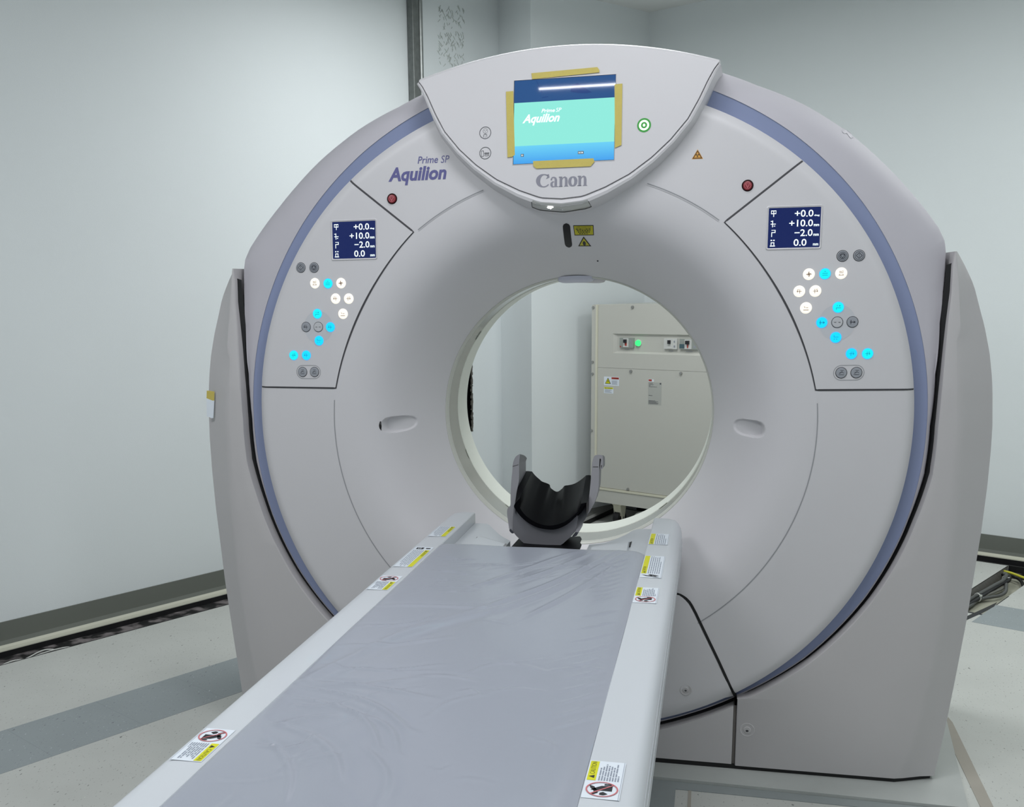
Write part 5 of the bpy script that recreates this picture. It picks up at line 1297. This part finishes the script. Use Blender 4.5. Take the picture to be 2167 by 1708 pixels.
for k in range(7):
    n0 = -1.55+.05*k; P = [W(n0+rg.uniform(-.05, .1)*i, 2.78+.05*k*.3+rg.uniform(-.05, .05), FL+.012+rg.uniform(0, .05)) for i in range(6)]
    V, Fc = tube(P, .006+rg.uniform(0, .003), 7, 5); cb.add(V, Fc, m_cable if k % 3 else m_tie)
for k in range(3):
    c = W(-1.50, 2.70+.02*k, FL+.05); V, Fc = tube([c+Vector((.05*math.cos(t)*ND.x, .05*math.cos(t)*ND.y, .04*math.sin(t))) for t in [2*PI*i/10 for i in range(11)]], .004, 6, 4); cb.add(V, Fc, m_tie)
cb.build('cable_tangle', None, label='tangle of dark and pale cables on the floor beneath cabinet', cat='cables')

# ================================================================= CABLE CHANNEL, right of the scanner
def cabl(name, pxs, r, m, lab, z0=None, group=None):
    P = [onZ((x, y), z) for x, y, z in pxs]; V, Fc = tube(P, r, 10, 8); return obj(name, V, Fc, m, None, True, label=lab, cat='cable', group=group)
zf = FL-.040; S6 = 6.569
def g(x, y, z=zf): return (2000+x/S6, 1100+y/S6, z)
cabl('cable', [g(200, 1215, zf+.004), g(370, 1090, zf+.012), g(560, 985, zf+.014), g(700, 905, zf+.02), g(800, 850, zf+.024), g(842, 800, zf+.03), g(850, 760, zf+.034), g(812, 745, zf+.036)], .0085, m_cable, 'thick grey cable in the channel looping up at its end by the lid')
cabl('cable', [g(200, 1290, zf), g(360, 1190, zf), g(470, 1110, zf), g(650, 1075, zf), g(760, 1055, zf), g(840, 1000, zf+.004), g(848, 900, zf+.01), g(855, 800, zf+.02), g(870, 770, zf+.024)], .0075, m_cable, 'grey cable lying lowest in the channel with a wide bend')
cabl('cable', [g(200, 1265, zf), g(350, 1160, zf), g(520, 1080, zf), g(700, 1000, zf), g(810, 950, zf), g(870, 850, zf+.01), g(890, 790, zf+.016)], .006, mat('cable_light', C(112, 112, 106), .55), 'lighter grey cable between the two thick ones in channel')
cabl('cable', [g(240, 1240, zf), g(400, 1140, zf+.004), g(600, 1010, zf+.006), g(780, 900, zf+.012), g(880, 850, zf+.02), g(896, 800, zf+.02), g(880, 770, zf+.02)], .0085, m_black, 'black cable tucked behind grey ones in the channel')
cabl('cable', [g(800, 765, zf+.02), g(900, 775, zf+.01), g(1000, 810, zf), g(1060, 860, zf), g(1090, 930, zf), g(1120, 990, zf)], .0075, m_black, 'black cable curving away to the right edge of channel')
cabl('cable', [g(770, 705, FL-.012), g(900, 735, FL-.012), g(1000, 770, FL-.014), g(1150, 825, FL-.016), g(1400, 900, FL-.02)], .0058, m_cabley, 'yellow and green earth cable beside the channel')
for x_, y_, lab in ((452, 1085, 'white cable tie nearer the scanner round the channel cables'), (838, 840, 'white cable tie at the far loop of the channel cables')):
    c = onZ(g(x_, y_)[:2], zf+.012); dv = (W(0, 1, 0)*.8+W(1, 0, 0)*.5).normalized(); sd = Vector((-dv.y, dv.x, 0)); P = [c+sd*.020*math.cos(t)+Vector((0, 0, .018*math.sin(t)+.002)) for t in [2*PI*i/12 for i in range(13)]]
    V, Fc = tube(P, .0022, 6, 2); mb = MB(); mb.add(V, Fc, m_tie); h_ = c+sd*-.018+Vector((0, 0, .014)); mb.box((h_.x-.005, h_.y-.004, h_.z-.004), (h_.x+.005, h_.y+.004, h_.z+.004), m_tie); mb.build('cable_tie', None, label=lab, cat='cable tie')
